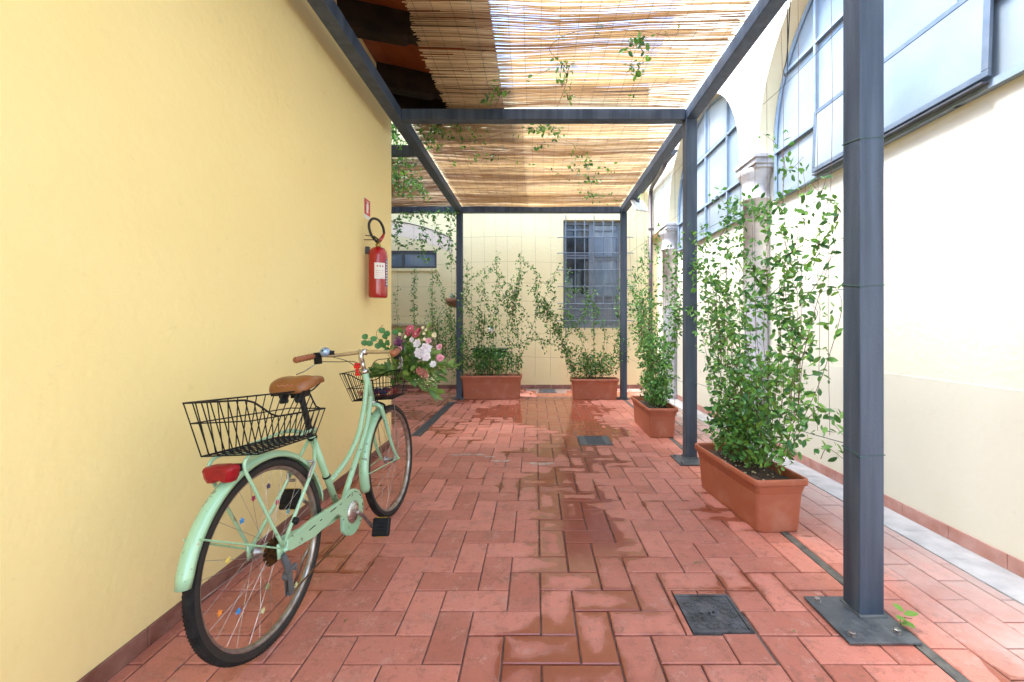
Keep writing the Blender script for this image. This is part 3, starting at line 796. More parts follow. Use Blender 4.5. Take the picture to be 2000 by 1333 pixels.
bush = [((1.41, 2.35, .95), (.10, .28, .30), 110), ((1.41, 3.2, 1.75), (.06, .30, .20), 50), ((1.40, 2.92, .50), (.19, .36, .22), 1300), ((1.41, 2.82, .80), (.22, .46, .26), 950), ((1.40, 3.10, 1.15), (.14, .42, .28), 380), ((1.42, 2.60, .45), (.12, .16, .12), 90), ((1.40, 3.35, 1.45), (.06, .22, .25), 110)]
climber('climbing_jasmine', 'large glossy jasmine climbing wires from the nearest right planter', st, bush, ls=(.026, .056), young=.28, seed=11)
# second plant, third planter
st = []
def S2(pp, dens, X=1.42): st.append([NP(x, y, X) for x, y in pp] + [dens])
for (xa, xb, yt, dn) in ((1262, 1240, 520, 1.2), (1270, 1250, 500, .9), (1278, 1262, 470, 1.1), (1285, 1285, 440, .7), (1292, 1305, 480, 1.1), (1300, 1318, 500, 1.2), (1305, 1328, 460, .9), (1310, 1335, 520, 1.2), (1265, 1232, 560, 1.1), (1300, 1330, 640, 1.6)):
    S2([((xa+1285)/2, 785), (xa, 720), (xa*.6+xb*.4, 650), (xa*.3+xb*.7+random.uniform(-6, 6), 590), (xb, yt)], dn)
bush = [((1.40, 5.0, .50), (.19, .36, .24), 800), ((1.40, 5.15, .88), (.17, .42, .28), 700), ((1.41, 5.6, 1.3), (.12, .6, .42), 520)]
climber('climbing_jasmine', 'dense jasmine rising from the planter beyond the middle right post', st, bush, ls=(.034, .056), young=.2, seed=12)
# plants at the back : positions on the plane of the far posts
def FP(px, py, Y=7.12): return ((px-1046)*Y/835, Y+random.uniform(-.03, .03), 1.2-(py-637)*Y/835)
st = []
def S3(pp, dens, Y=7.12): st.append([FP(x, y, Y) for x, y in pp] + [dens])
S3([(940, 735), (930, 690), (945, 640), (940, 600), (948, 560)], 1.6)
S3([(960, 735), (955, 690), (958, 620), (950, 580)], 1.3)
S3([(975, 735), (965, 680), (965, 620), (975, 570), (985, 550), (972, 530)], 1.4)
S3([(990, 735), (995, 680), (992, 640), (1005, 600), (1012, 560), (1018, 510), (1015, 495)], 1.5)
S3([(1000, 735), (1000, 680), (1000, 620), (995, 570), (1000, 540)], .9)
S3([(1005, 735), (1025, 680), (1050, 610), (1075, 560), (1085, 530), (1100, 512)], .8)
S3([(920, 735), (912, 690), (918, 640), (912, 590), (914, 540), (912, 510)], .8)
S3([(1010, 735), (1015, 700), (1010, 660), (1002, 640)], 1.0)
random.seed(78)
for k in range(14):
    x0 = random.uniform(905, 1060); y0 = random.uniform(560, 700); pts = [(x0, y0)]
    for q in range(3): x0 += random.uniform(-22, 22); y0 -= random.uniform(10, 35); pts.append((x0, y0))
    S3(pts, random.uniform(.8, 1.5))
bush = [((-.80, 7.12, .62), (.44, .18, .28), 1150), ((-.35, 7.12, .60), (.14, .1, .17), 120), ((-.9, 7.12, 1.10), (.22, .05, .28), 110), ((-.38, 7.12, 1.62), (.15, .05, .28), 150)]
climber('climbing_jasmine', 'wide jasmine spreading over wires from the longest rear planter', st, bush, ls=(.034, .056), seed=13, sr=.003)
st = []
S3([(1120, 740), (1110, 700), (1090, 650), (1070, 610), (1055, 590), (1045, 560)], 1.6)
S3([(1125, 740), (1105, 690), (1060, 665), (1030, 668), (1010, 680)], 1.1)
S3([(1125, 740), (1110, 700), (1100, 660), (1085, 625), (1060, 580)], 1.4)
S3([(1150, 740), (1145, 690), (1130, 650), (1115, 600), (1110, 560), (1112, 520)], .9)
S3([(1160, 740), (1160, 690), (1160, 640), (1158, 590)], 1.2)
S3([(1175, 740), (1180, 690), (1182, 650), (1175, 620)], .8)
S3([(1190, 740), (1200, 690), (1210, 640), (1222, 590), (1226, 540)], 1.1)
S3([(1100, 560), (1125, 570), (1140, 560)], 1.0)
for k in range(14):
    x0 = random.uniform(1050, 1225); y0 = random.uniform(590, 710); pts = [(x0, y0)]
    for q in range(3): x0 += random.uniform(-22, 22); y0 -= random.uniform(8, 30); pts.append((x0, y0))
    S3(pts, random.uniform(.8, 1.5))
bush = [((.98, 7.12, .55), (.46, .18, .25), 1000), ((.62, 7.12, .82), (.14, .06, .14), 70), ((.15, 7.12, 1.45), (.18, .05, .20), 150), ((.35, 7.12, 1.15), (.14, .05, .12), 50), ((1.42, 7.05, .8), (.16, .1, .28), 170)]
climber('climbing_jasmine', 'leafy jasmine leaning left in the short planter under the barred window', st, bush, ls=(.034, .056), seed=14, sr=.003)
# plants left of the far left post
st = []
for (x0, yt, dn) in ((808, 525, 2.2), (845, 530, 1.7), (775, 560, 1.0)):
    S3([(x0, 740), (x0-1, 690), (x0+2, 640), (x0-2, 590), (x0+1, yt)], dn, 7.75)
bush = [((-1.75, 7.6, .75), (.25, .1, .35), 220)]
climber('climbing_vine', 'three thin leafy vine columns on wires left of the far left post', st, bush, ls=(.03, .05), seed=15, group='vines on the rear wall', sr=.003)
st = []
S3([(900, 740), (890, 700), (880, 650), (872, 600), (860, 560), (852, 530)], 1.3)
S3([(905, 740), (900, 700), (905, 660), (900, 620), (905, 560)], 1.5, 6.95)
S3([(895, 740), (870, 700), (862, 670), (850, 640), (842, 600)], 1.1)
bush = [((-1.24, 7.05, .78), (.16, .16, .38), 300), ((-1.5, 7.2, .95), (.2, .08, .4), 260), ((-1.75, 7.4, 1.2), (.3, .06, .4), 160)]
climber('climbing_vine', 'bushy vine wrapped round the foot of the far left post', st, bush, ls=(.032, .052), seed=16, group='vines on the rear wall', sr=.003)
st = []
S3([(768, 440), (790, 425), (812, 418), (840, 420), (870, 415), (893, 420)], 1.3, 7.0)
S3([(775, 425), (778, 450), (772, 470)], 1.8, 7.0)
S3([(820, 418), (830, 440), (822, 470), (828, 500), (835, 510)], 1.2, 7.0)
S3([(845, 420), (855, 450), (862, 480), (850, 490)], 1.4, 7.0)
S3([(872, 415), (880, 440), (878, 490), (885, 510), (873, 520)], 1.3, 7.0)
S3([(768, 470), (790, 480), (812, 470), (840, 465)], 1.0, 7.0)
S3([(890, 730), (887, 600), (890, 500), (893, 420)], .25, 6.98)
climber('hanging_vine', 'airy vine trailing from the far beam above the small high window', st, [], ls=(.04, .07), seed=17, group='vines on the rear wall', young=.35, lm='leaf')
# creeper lying over the reed mats
st = []
bush = []
random.seed(5)
for (px, py, num, rad) in ((1242, 85, 26, .10), (1240, 130, 20, .09), (1105, 130, 14, .08), (1100, 160, 12, .07), (975, 180, 16, .10), (955, 190, 12, .08), (1110, 190, 10, .05)):
    Y = 1.95*835/(637-py); bush.append((((px-1046)*Y/835, Y, 3.15), (rad, rad, .03), num))
random.seed(61); stc = [[(.2, 3.8, 3.145), (.25, 3.3, 3.14), (.1, 3.0, 3.15), (.35, 2.8, 3.14), (.9, 2.9, 3.15), (.78, 3.1, 3.14), (.8, 3.7, 3.15), .12], [(-.35, 3.82, 3.15), (-.3, 3.6, 3.14), (-.38, 3.4, 3.15), (.0, 3.3, 3.14), (.2, 3.2, 3.15), .12]]
climber('roof_creeper', 'sparse green creeper poking through the near reed mat', stc, bush, ls=(.035, .06), seed=18, group='creepers on the reed roof', young=.5)
bush = []
for (px, py, num, rad) in ((1055, 245, 50, .22), (1075, 250, 40, .2), (1150, 320, 14, .1), (1130, 300, 12, .15), (1160, 380, 30, .2), (1155, 350, 22, .12), (1120, 325, 14, .12), (1235, 385, 30, .12), (860, 245, 60, .28), (900, 260, 50, .3), (840, 275, 60, .2), (950, 300, 30, .3), (1180, 330, 20, .2), (1050, 285, 12, .12)):
    Y = 1.96*835/(637-py); bush.append((((px-1046)*Y/835, Y, 3.15), (rad, rad*1.1, .035), num))
stc = [[(-1.1, 4.0, 3.15), (-.8, 4.5, 3.14), (-.3, 4.3, 3.15), (.1, 4.3, 3.14), (.6, 4.9, 3.15), (.7, 5.6, 3.14), (.9, 6.5, 3.15), (1.2, 6.9, 3.14), .15], [(-1.1, 4.6, 3.15), (-.9, 5.1, 3.14), (-.5, 5.0, 3.15), (.1, 5.2, 3.14), (.5, 5.8, 3.15), .12], [(1.3, 6.9, 3.15), (1.1, 6.3, 3.14), (.7, 6.4, 3.15), (.5, 5.2, 3.14), .1]]
climber('roof_creeper', 'sparse green creeper hanging under the far reed mat', stc, bush, ls=(.035, .06), seed=19, group='creepers on the reed roof', young=.4)
bush = [((-1.62, 5.0, 3.05), (.28, .4, .35), 420), ((-1.5, 4.55, 3.30), (.2, .2, .25), 160), ((-1.8, 5.8, 3.1), (.3, .5, .10), 120), ((-1.45, 5.5, 2.95), (.05, .5, .10), 60)]
climber('roof_creeper', 'bright green creeper clump on the beam just behind the yellow wall corner', [], bush, ls=(.04, .065), seed=20, group='creepers on the reed roof', young=.5)
c = climber('weed', 'small weed sprouting beside the nearest base plate', [[(1.462, 1.70, 0), (1.455, 1.69, .04), (1.45, 1.68, .07), .0]], [], seed=3, group='weeds')
c.pop('group', None) if 'group' in c else None
c['category'] = 'weed'
bm = B(); rl = bm.loops.layers.float_color.new('rnd')
for (d, l, z) in (((.6, -.2, .3), .05, .06), ((-.7, -.3, .2), .04, .05), ((.2, -.8, .1), .04, .035), ((-.3, .6, .4), .04, .07), ((.8, .3, 0), .035, .03), ((-.5, -.6, .3), .04, .03)):
    leaf(bm, rl, Vector((1.453, 1.687, z)), Vector(d), Vector((0, 0, 1)), l, l*.8, .6)
rel(obj('foliage', bm, 'leafy', norecalc=True), c)

# ---------------------------------------------------------------- trellis wires
def wires(label, lines, m='gwire', r=.0016):
    t = thing('trellis_wire', label, 'trellis wire', lines[0][0], group='training wires for the climbers')
    bm = B()
    for ln in lines: tube(bm, crv(ln, 5), r, 4, cap=False)
    rel(obj('strands', bm, m), t); return t
ln = []
for z in (.673, 1.367, 1.97, 2.6):
    ln.append([(1.423+.002, 1.80, z), (1.42, 2.5, z+.03*random.uniform(-1, 1)-.01), (1.41, 3.2, z+.02), (1.40, 3.83, z+.03)])
    for (x, y) in ((1.323, 1.743), (1.35, 3.83)):
        q = .0015
        ln.append([(x-q, y+.1+q, z+.01), (x-q, y-q, z-.006), (x+.1+q, y-q, z), (x+.1+q, y+.1+q, z+.006), (x-q, y+.1+q, z+.01)])
ln2 = [l for l in ln]
tw = thing('trellis_wire', 'green wires wound round and strung between the two nearest right posts', 'trellis wire', (1.4, 2.8, 0), group='training wires for the climbers')
bm = B()
for l in ln2:
    tube(bm, l if len(l) == 5 else crv(l, 5), .0018, 4, cap=False)
rel(obj('strands', bm, 'gwire'), tw)
ln = []
for px in (1388, 1420, 1447, 1476, 1500, 1527, 1562, 1600, 1625):
    Y = 1.40*835/(px-1046)
    ln.append([(1.39, Y, 3.06), (1.40, Y+random.uniform(-.02, .02), 2.2), (1.40, Y+random.uniform(-.03, .03), 1.4), (1.40, Y+random.uniform(-.02, .02), .68)])
wires('upright strings hanging from the right beam to the nearest planter', ln, 'stem', .0013)
ln = []
for z in (.67, 1.2, 1.75, 2.3, 2.75):
    ln.append([(1.40, 3.93, z), (1.42, 5.2, z-.02), (1.44, 6.3, z+.02), (1.45, 7.0, z)])
for Y in (4.3, 4.7, 5.1, 5.5, 5.9, 6.3):
    ln.append([(1.40, Y, 3.06), (1.41, Y+.02, 2.0), (1.40, Y if Y < 5.4 else 5.3, .3)])
wires('wires strung between the middle and far right posts', ln, 'wire', .0014)
ln = []
for z in (.68, 1.07, 1.37, 1.60, 1.90, 2.25, 2.66):
    ln.append([(-1.20, 7.06, z), (-.4, 7.06, z+.015), (.6, 7.06, z-.01), (1.40, 7.06, z+.01)])
for px in (920, 945, 968, 990, 1018, 1045, 1075, 1108, 1135, 1160, 1185):
    X = (px-1046)*7.06/835
    ln.append([(X, 7.06, 3.06), (X+.01, 7.05, 2.1), (X+.005, 7.07, 1.1), (X, 7.07, .35)])
wires('fine wire grid strung between the two far posts', ln, 'wire', .0011)
ln = []
for z in (.9, 1.37, 1.9, 2.3):
    ln.append([(-1.30, 7.7, z), (-2.0, 7.75, z+.01), (-2.9, 7.75, z)])
for X in (-1.52, -2.2, -1.87, -2.5):
    ln.append([(X, 7.72, 3.0), (X, 7.75, 2.0), (X, 7.75, .05)])
wires('wire grid for the vines left of the far left post', ln, 'wire', .0012)
bm = B(); tube(bm, crv([(1.40, 2.35, 3.0), (1.47, 2.50, 2.78), (1.52, 2.62, 2.76), (1.60, 2.72, 2.80), (1.58, 2.68, 3.00), (1.44, 2.45, 3.10)], 8), .003, 5)
tag(obj('loose_cable', bm, 'wire'), 'loop of loose dark cable hanging beside the right beam', 'cable')

# ---------------------------------------------------------------- floodlight
c = thing('floodlight', 'white floodlight box fixed under the far end of the right beam', 'floodlight', (1.52, 6.3, 3.0))
t = Matrix.Translation((1.53, 6.3, 2.97)) @ Matrix.Rotation(R(-60), 4, 'Z') @ Matrix.Rotation(R(-30), 4, 'Y')
rel(obj('housing', bxo(-.02, .02, -.12, .12, -.10, .10, mtx=t), 'white', bevel=.008), c)
rel(obj('lens', bxo(-.024, -.0201, -.10, .10, -.08, .08, mtx=t), 'glassf'), c)
rel(obj('bracket', bxo(1.47, 1.53, 6.28, 6.32, 3.02, 3.07), 'framed'), c)

# ---------------------------------------------------------------- drains and covers
c = thing('drain_cover', 'square black iron drain cover with a tread pattern near the front right post', 'drain cover', (.737, 1.79, 0), group='iron covers in the paving')
x0, x1, y0, y1 = .617, .858, 1.672, 1.908
bm = B()
for a in ((x0, x1, y0, y0+.012), (x0, x1, y1-.012, y1), (x0, x0+.012, y0+.0121, y1-.0121), (x1-.012, x1, y0+.0121, y1-.0121)): box(bm, *a, -.008, .002)
rel(obj('frame', bm, 'iron'), c)
bm = B(); box(bm, x0+.014, x1-.014, y0+.014, y1-.014, -.008, -.0015)
n = 9
for i in range(n):
    for j in range(n):
        px = x0+.03+(x1-x0-.06)*i/(n-1); py = y0+.03+(y1-y0-.06)*j/(n-1)
        if math.hypot(px-.737, py-1.79) < .042: continue
        t = Matrix.Translation((px, py, 0)) @ Matrix.Rotation(R(45 if (i+j) % 2 else -45), 4, 'Z')
        box(bm, -.010, .010, -.0035, .0035, -.0015, .0008, t)
lathe(bm, [(.024, -.0015), (.024, .001), (.020, .001), (.020, -.0015)], 24, Matrix.Translation((.737, 1.79, 0)))
rel(obj('lid', bm, 'iron'), c)
bm = B(); 
for dx in (-.010, .008):
    lathe(bm, [(0, -.001), (.005, -.001), (.005, .0012), (0, .0012)], 10, Matrix.Translation((.737+dx, 1.79+dx*.2, 0)))
rel(obj('lift_hole', bm, 'black'), c)
c = thing('drain_cover', 'grey slotted drain grate in the middle distance beside the right planters', 'drain cover', (.62, 4.48, 0), group='iron covers in the paving')
x0, x1, y0, y1 = .452, .783, 4.302, 4.658
bm = B()
for a in ((x0, x1, y0, y0+.022), (x0, x1, y1-.022, y1), (x0, x0+.022, y0+.0221, y1-.0221), (x1-.022, x1, y0+.0221, y1-.0221)): box(bm, *a, -.008, .003)
rel(obj('frame', bm, 'iron'), c)
bm = B()
for k in range(7):
    yy = y0+.035+k*.044
    box(bm, x0+.075, x1-.075, yy, yy+.022, -.006, .0)
box(bm, x0+.023, x0+.074, y0+.023, y1-.023, -.006, .0005); box(bm, x1-.074, x1-.023, y0+.023, y1-.023, -.006, .0005)
rel(obj('grate', bm, 'plate'), c)
rel(obj('pit', bxo(x0+.074, x1-.074, y0+.023, y1-.023, -.0083, -.0078), 'black'), c)
c = thing('channel_drain', 'long narrow black slotted channel drain along the left edge of the yard', 'drain', (-1.32, 5.7, 0))
bm = B(); x0, x1 = -1.370, -1.264
box(bm, x0, x0+.014, 4.662, 6.748, -.008, .001); box(bm, x1-.014, x1, 4.662, 6.748, -.008, .001)
y = 4.662
while y < 6.73: box(bm, x0+.0141, x1-.0141, y, y+.014, -.008, .0); y += .026
rel(obj('grate', bm, 'iron'), c)
rel(obj('channel', bxo(x0+.015, x1-.015, 4.67, 6.74, -.0084, -.0079), 'black'), c)
c = thing('drain_cover', 'dark slotted grate at the foot of the rear wall between the rear planters', 'drain cover', (.22, 7.9, 0), group='iron covers in the paving')
bm = B()
for a in ((.05, .38, 7.70, 7.72), (.05, .38, 8.08, 8.10), (.05, .07, 7.7201, 8.0799), (.36, .38, 7.7201, 8.0799)): box(bm, *a, -.008, .002)
for k in range(8): box(bm, .075, .355, 7.73+k*.043, 7.752+k*.043, -.007, .0)
rel(obj('grate', bm, 'iron'), c)
# fallen bits
bm = B(); rl = bm.loops.layers.float_color.new('rnd')
random.seed(31)
for k in range(46):
    x = random.uniform(-1.2, 1.35); y = random.choice([random.uniform(1.6, 3), random.uniform(3, 7)])
    if random.random() < .5: x = random.uniform(1.0, 1.6); y = random.uniform(2.2, 5.6)
    leaf(bm, rl, Vector((x, y, .006)), Vector((random.uniform(-1, 1), random.uniform(-1, 1), .05)), Vector((0, 0, 1)), random.uniform(.008, .022), .009, random.random())
o = obj('fallen_leaves', bm, 'bleaf', norecalc=True); o['kind'] = 'stuff'; o['label'] = 'tiny dry leaves scattered on the terracotta paving'; o['category'] = 'fallen leaves'
bm = B()
for k in range(60):
    u, v = random.uniform(-.36, .36), random.uniform(-.12, .12)
    p = Matrix.Translation((1.388, 2.845, .268)) @ Matrix.Rotation(R(94.5), 4, 'Z') @ Vector((u, v, 0)); s = random.uniform(.002, .006)
    box(bm, p.x-s, p.x+s, p.y-s*.8, p.y+s*.8, p.z-s*.5, p.z+s*.7, None)
o = obj('soil_crumbs', bm, 'petalc'); o['kind'] = 'stuff'; o['label'] = 'pale crumbs and bark on the soil of the nearest planter'; o['category'] = 'soil crumbs'

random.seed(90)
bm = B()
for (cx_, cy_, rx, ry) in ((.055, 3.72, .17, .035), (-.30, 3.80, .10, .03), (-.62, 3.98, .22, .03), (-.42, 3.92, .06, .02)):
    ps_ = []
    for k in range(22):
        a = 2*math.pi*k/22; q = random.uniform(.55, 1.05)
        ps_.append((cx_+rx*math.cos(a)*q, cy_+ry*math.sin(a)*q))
    prism(bm, ps_, 2, .0013, .0022)  # thin pale patches with ragged outlines, resting on the tiles
o = obj('pale_patch', bm, mat('pale_mottled_patch', (.48, .42, .40), (.40, .22, .17), rough=.35, scale=18, lo=.42, hi=.55)); o['kind'] = 'stuff'; o['label'] = 'pale flat patches across the paving in the middle distance'; o['category'] = 'lime smear'
# ---------------------------------------------------------------- fire extinguisher and its sign
c = thing('fire_extinguisher', 'red fire extinguisher hung on the yellow wall near its corner', 'fire extinguisher', (-1.355, 3.68, 1.44))
T = Matrix.Translation((-1.355, 3.68, 0))
bm = B(); lathe(bm, [(0, 1.452), (.05, 1.44), (.07, 1.442), (.077, 1.455), (.078, 1.48), (.078, 1.80), (.072, 1.84), (.050, 1.868), (.024, 1.88), (0, 1.88)], 28, T); rel(obj('cylinder', bm, 'red', smooth=True), c)
bm = B(); lathe(bm, [(0, 1.8805), (.022, 1.8805), (.022, 1.905), (.016, 1.91), (.016, 1.94), (0, 1.94)], 14, T); rel(obj('valve', bm, 'brass', smooth=True), c)
bm = B()
tube(bm, [(-1.355, 3.68, 1.935), (-1.36, 3.60, 1.925), (-1.40, 3.50, 1.905)], [.010, .009, .007], 6, flat=.5)
tube(bm, [(-1.355, 3.68, 1.945), (-1.36, 3.60, 1.955), (-1.40, 3.52, 1.945)], [.010, .009, .007], 6, flat=.5)
rel(obj('handle', bm, 'hose'), c)
bm = B(); tube(bm, [(-1.35, 3.69, 1.93), (-1.33, 3.72, 1.975), (-1.325, 3.74, 2.01)], [.016, .014, .010], 8); rel(obj('nozzle_grip', bm, 'red', smooth=True), c)
bm = B(); tube(bm, crv([(-1.36, 3.66, 1.92), (-1.385, 3.60, 1.97), (-1.395, 3.58, 2.05), (-1.375, 3.61, 2.105), (-1.345, 3.67, 2.105), (-1.328, 3.72, 2.06), (-1.325, 3.74, 2.01)], 7), .011, 8); rel(obj('hose', bm, 'hose', smooth=True), c)
def wrap(bm, a0, a1, z0, z1, r=.0787, n=10):
    ps = [R(a0+(a1-a0)*k/n) for k in range(n+1)]
    lo = [bm.verts.new((-1.355+r*math.cos(a), 3.68+r*math.sin(a), z0)) for a in ps]; hi = [bm.verts.new((-1.355+r*math.cos(a), 3.68+r*math.sin(a), z1)) for a in ps]
    for k in range(n): bm.faces.new((lo[k], lo[k+1], hi[k+1], hi[k]))
bm = B(); wrap(bm, -92, -25, 1.60, 1.735); rel(obj('label_sheet', bm, 'white'), c)
bm = B(); wrap(bm, -20, 6, 1.535, 1.77); rel(obj('side_label', bm, 'navy'), c)
bm = B()
for k in range(9): wrap(bm, -14, -2, 1.552+k*.024, 1.566+k*.024, .0791, 3)
rel(obj('side_print', bm, 'white'), c)
bm = B()
for a in (-78, -62, -46): wrap(bm, a, a+8, 1.700, 1.712, .0791, 2)
for k in range(4): wrap(bm, -86, -32, 1.612+k*.018, 1.614+k*.018, .0791, 6)
rel(obj('print', bm, 'signred'), c)
rel(obj('wall_hook', bxo(-1.459, -1.43, 3.66, 3.70, 1.82, 1.88), 'framed'), c)
c = thing('fire_sign', 'small red sign with a white fire extinguisher symbol above the extinguisher', 'sign', (-1.458, 3.70, 2.15))
rel(obj('plate', bxo(-1.4595, -1.4565, 3.635, 3.765, 2.125, 2.295), 'white'), c)
rel(obj('red_field', bxo(-1.4564, -1.4555, 3.637, 3.763, 2.158, 2.293), 'signred'), c)
bm = B(); X0, X1 = -1.4554, -1.4548
prism(bm, [(3.682, 2.175), (3.718, 2.175), (3.72, 2.18), (3.72, 2.245), (3.708, 2.257), (3.706, 2.268), (3.694, 2.268), (3.692, 2.257), (3.68, 2.245), (3.68, 2.18)], 0, X0, X1)
box(bm, X0, X1, 3.675, 3.730, 2.270, 2.276); box(bm, X0, X1, 3.7265, 3.732, 2.215, 2.2695)
rel(obj('symbol', bm, 'white'), c)

# ---------------------------------------------------------------- bicycle (local: x forward from the rear hub, y left, z up; leaning 4 degrees to the wall)
LEAN = R(4)
bk = thing('bicycle', 'mint green step-through bicycle with black wire baskets standing by the yellow wall', 'bicycle', (-.9961, 1.6161, 0.004))
bk.rotation_euler = (0, 0, 0)
HD = math.atan2(.9969, .0793)
bk.matrix_world = Matrix.Translation((-.9961, 1.6161, .004)) @ Matrix.Rotation(HD, 4, 'Z') @ Matrix.Rotation(-LEAN, 4, 'X')
BKM = bk.matrix_world.copy(); BKI = BKM.inverted()
def W2L(p): return BKI @ Vector(p)
def bx(name, bm, m, par=None, **k): return obj(name, bm, m, par or bk, **k)
RH = (0, 0, .343); FH = (1.125, 0, .343); BBK = (.51, 0, .27)
# frame
bm = B()
tube(bm, [BBK, (.315, 0, .725)], .0155, 14)
tube(bm, [(.863, 0, .935), (.932, 0, .755)], .0185, 14)
tube(bm, crv([(.885, 0, .875), (.845, 0, .77), (.80, 0, .68), (.735, 0, .59), (.62, 0, .508), (.50, 0, .462), (.435, 0, .445)], 7), .0135, 12)
tube(bm, crv([(.918, 0, .79), (.89, 0, .71), (.85, 0, .635), (.77, 0, .54), (.66, 0, .43), (.57, 0, .335), (.52, 0, .28)], 7), .0145, 12)
for s in (1, -1):
    tube(bm, [(.33, .012*s, .69), (.26, .045*s, .58), (0.005, .062*s, .355)], .0075, 8)
    tube(bm, [(.49, .022*s, .27), (.36, .040*s, .285), (.01, .062*s, .34)], .0095, 8)
    box(bm, -.02, .02, .060*s-.003, .060*s+.003, .32, .375)
tube(bm, [(.51, -.035, .27), (.51, .035, .27)], .021, 14)
fr = bx('frame', bm, 'mint', smooth=True)
bm = B()
tube(bm, [(.333, 0, .683), (.329, 0, .693)], .021, 14); bx('seat_collar', bm, 'black', smooth=True)
bm = B(); tube(bm, [(.418, 0, .485), (.422, 0, .476)], .0185, 14); bx('cable_clip', bm, 'black', smooth=True)
bm = B(); tube(bm, [(.075, -.066, .412), (.09, -.066, .426)], .013, 8); bx('cable_clip', bm, 'black', smooth=True)
# seat post, saddle
bm = B(); tube(bm, [(.318, 0, .715), (.268, 0, .90)], .0128, 12); tube(bm, [(.322, 0, .705), (.3185, 0, .735)], .019, 12)
bx('seatpost', bm, 'black', smooth=True)
bm = B()
secs = [(.165, .050, .945, .030), (.172, .074, .962, .048), (.19, .092, .977, .056), (.22, .098, .985, .056), (.26, .090, .983, .05), (.30, .066, .975, .042), (.34, .044, .968, .036), (.38, .032, .966, .033), (.415, .026, .962, .03), (.432, .016, .952, .02)]
rings = []
for (u, hw, z, sk) in secs:
    ring = []
    for k in range(15):
        a = math.pi*k/14; ca, sa = math.cos(a), math.sin(a)
        y = hw*(abs(ca)**.75)*(1 if ca >= 0 else -1); zz = z-sk + sk*(sa**.6)
        dip = .006*math.exp(-(y/.02)**2) if u < .33 else 0
        ring.append(bm.verts.new((u-.01*(1-abs(ca))*0, y, zz-dip)))
    ring += [bm.verts.new((u, -hw*.8, z-sk-.004)), bm.verts.new((u, 0, z-sk+.004)), bm.verts.new((u, hw*.8, z-sk-.004))]
    rings.append(ring)
for a, b in zip(rings, rings[1:]):
    for k in range(len(a)): bm.faces.new((a[k], a[(k+1) % len(a)], b[(k+1) % len(a)], b[k]))
bm.faces.new(rings[0][::-1]); bm.faces.new(rings[-1])
sd = bx('saddle', bm, 'leather', smooth=True); ss = sd.modifiers.new('s', 'SUBSURF'); ss.levels = 1; ss.render_levels = 2
bm = B()
for s in (1, -1): tube(bm, crv([(.19, .045*s, .915), (.24, .025*s, .905), (.32, .02*s, .905), (.40, .012*s, .93)], 5), .0035, 6)
box(bm, .235, .30, -.025, .025, .885, .912); box(bm, .18, .20, -.075, .075, .905, .918)
for s in (1, -1): lathe(bm, [(.016, .87), (.019, .88), (.016, .89), (.019, .90), (.016, .91)], 10, Matrix.Translation((.205, .035*s, 0)))
bx('rails', bm, 'black', sd)
bm = B()   # embossed scroll on the saddle's back
for s in (1, -1):
    tube(bm, crv([(.168, .0*s, .945), (.1665, .012*s, .951), (.1665, .022*s, .946), (.169, .034*s, .952)], 4), .0012, 4)
bx('emblem', bm, 'petalm', sd)
# head, stem, handlebar
bm = B(); tube(bm, [(.864, 0, .934), (.840, 0, .998)], .0125, 12); tube(bm, [(.867, 0, .927), (.862, 0, .944)], .022, 12); tube(bm, [(.934, 0, .752), (.938, 0, .742)], .022, 12)
tube(bm, crv([(.842, 0, .99), (.832, 0, 1.02), (.84, 0, 1.042), (.862, 0, 1.048)], 5), [.014]*8+[.013]*8, 12); tube(bm, [(.862, -.02, 1.046), (.862, .02, 1.046)], .0185, 14)
bx('stem', bm, 'chrome', smooth=True)
BAR = [(.66, .268, 1.035), (.74, .255, 1.042), (.80, .225, 1.046), (.84, .17, 1.04), (.856, .10, 1.042), (.862, .03, 1.046), (.862, 0, 1.046)]
BAR = BAR + [(u, -v, z) for u, v, z in BAR[-2::-1]]
bm = B(); tube(bm, crv(BAR, 6), .0112, 12); hb = bx('handlebar', bm, mat('cream_gold_bar', (.46, .36, .22), (.52, .43, .30), rough=.22, metal=.6, scale=12), smooth=True)
for s in (1, -1):
    bm = B(); pts = [Vector((.645, .270*s, 1.034)).lerp(Vector((.765, .246*s, 1.044)), k/18) for k in range(19)]
    tube(bm, pts, [.016 if k in (0, 18) else .0165+.0018*math.sin(k*1.9) for k in range(19)], 12); bx('grip', bm, 'grip', hb, smooth=True)
    bm = B(); tube(bm, [(.775, .243*s, 1.045), (.80, .228*s, 1.046)], .019, 12); box(bm, .77, .81, .232*s-.012, .232*s+.012, .998, 1.04); bx('brake_clamp', bm, 'black', hb)
    bm = B(); tube(bm, crv([(.79, .24*s, 1.005), (.77, .262*s, .985), (.72, .275*s, .965), (.665, .282*s, .955)], 5), .0055, 8, flat=.6); bx('brake_lever', bm, 'alloy', hb, smooth=True)
bm = B(); lathe(bm, [(0, .030), (.012, .029), (.023, .020), (.028, .006), (.028, 0), (0, 0)], 20, Matrix.Translation((.79, .185, 1.062)) @ Matrix.Rotation(R(-70), 4, 'Y')); bx('bell', bm, mat('blue_steel_bell', (.30, .42, .62), (.35, .48, .66), rough=.2, metal=.5), hb, smooth=True)
bm = B(); lathe(bm, [(0, .0312), (.006, .0312), (.006, .03), (0, .03)], 12, Matrix.Translation((.79, .185, 1.062)) @ Matrix.Rotation(R(-70), 4, 'Y')); tube(bm, [(.80, .18, 1.06), (.82, .15, 1.055)], [.016, .012], 10); bx('gear_shifter', bm, 'black', hb)
bm = B()
for s in (1, -1):
    tube(bm, crv([(.80, .225*s, 1.01), (.85, .15*s, 1.0), (.885, .06*s, .99), (.90, .02*s, .93), (.93, .01*s, .84), (.95, .01*s, .74)], 6), .0022, 5)
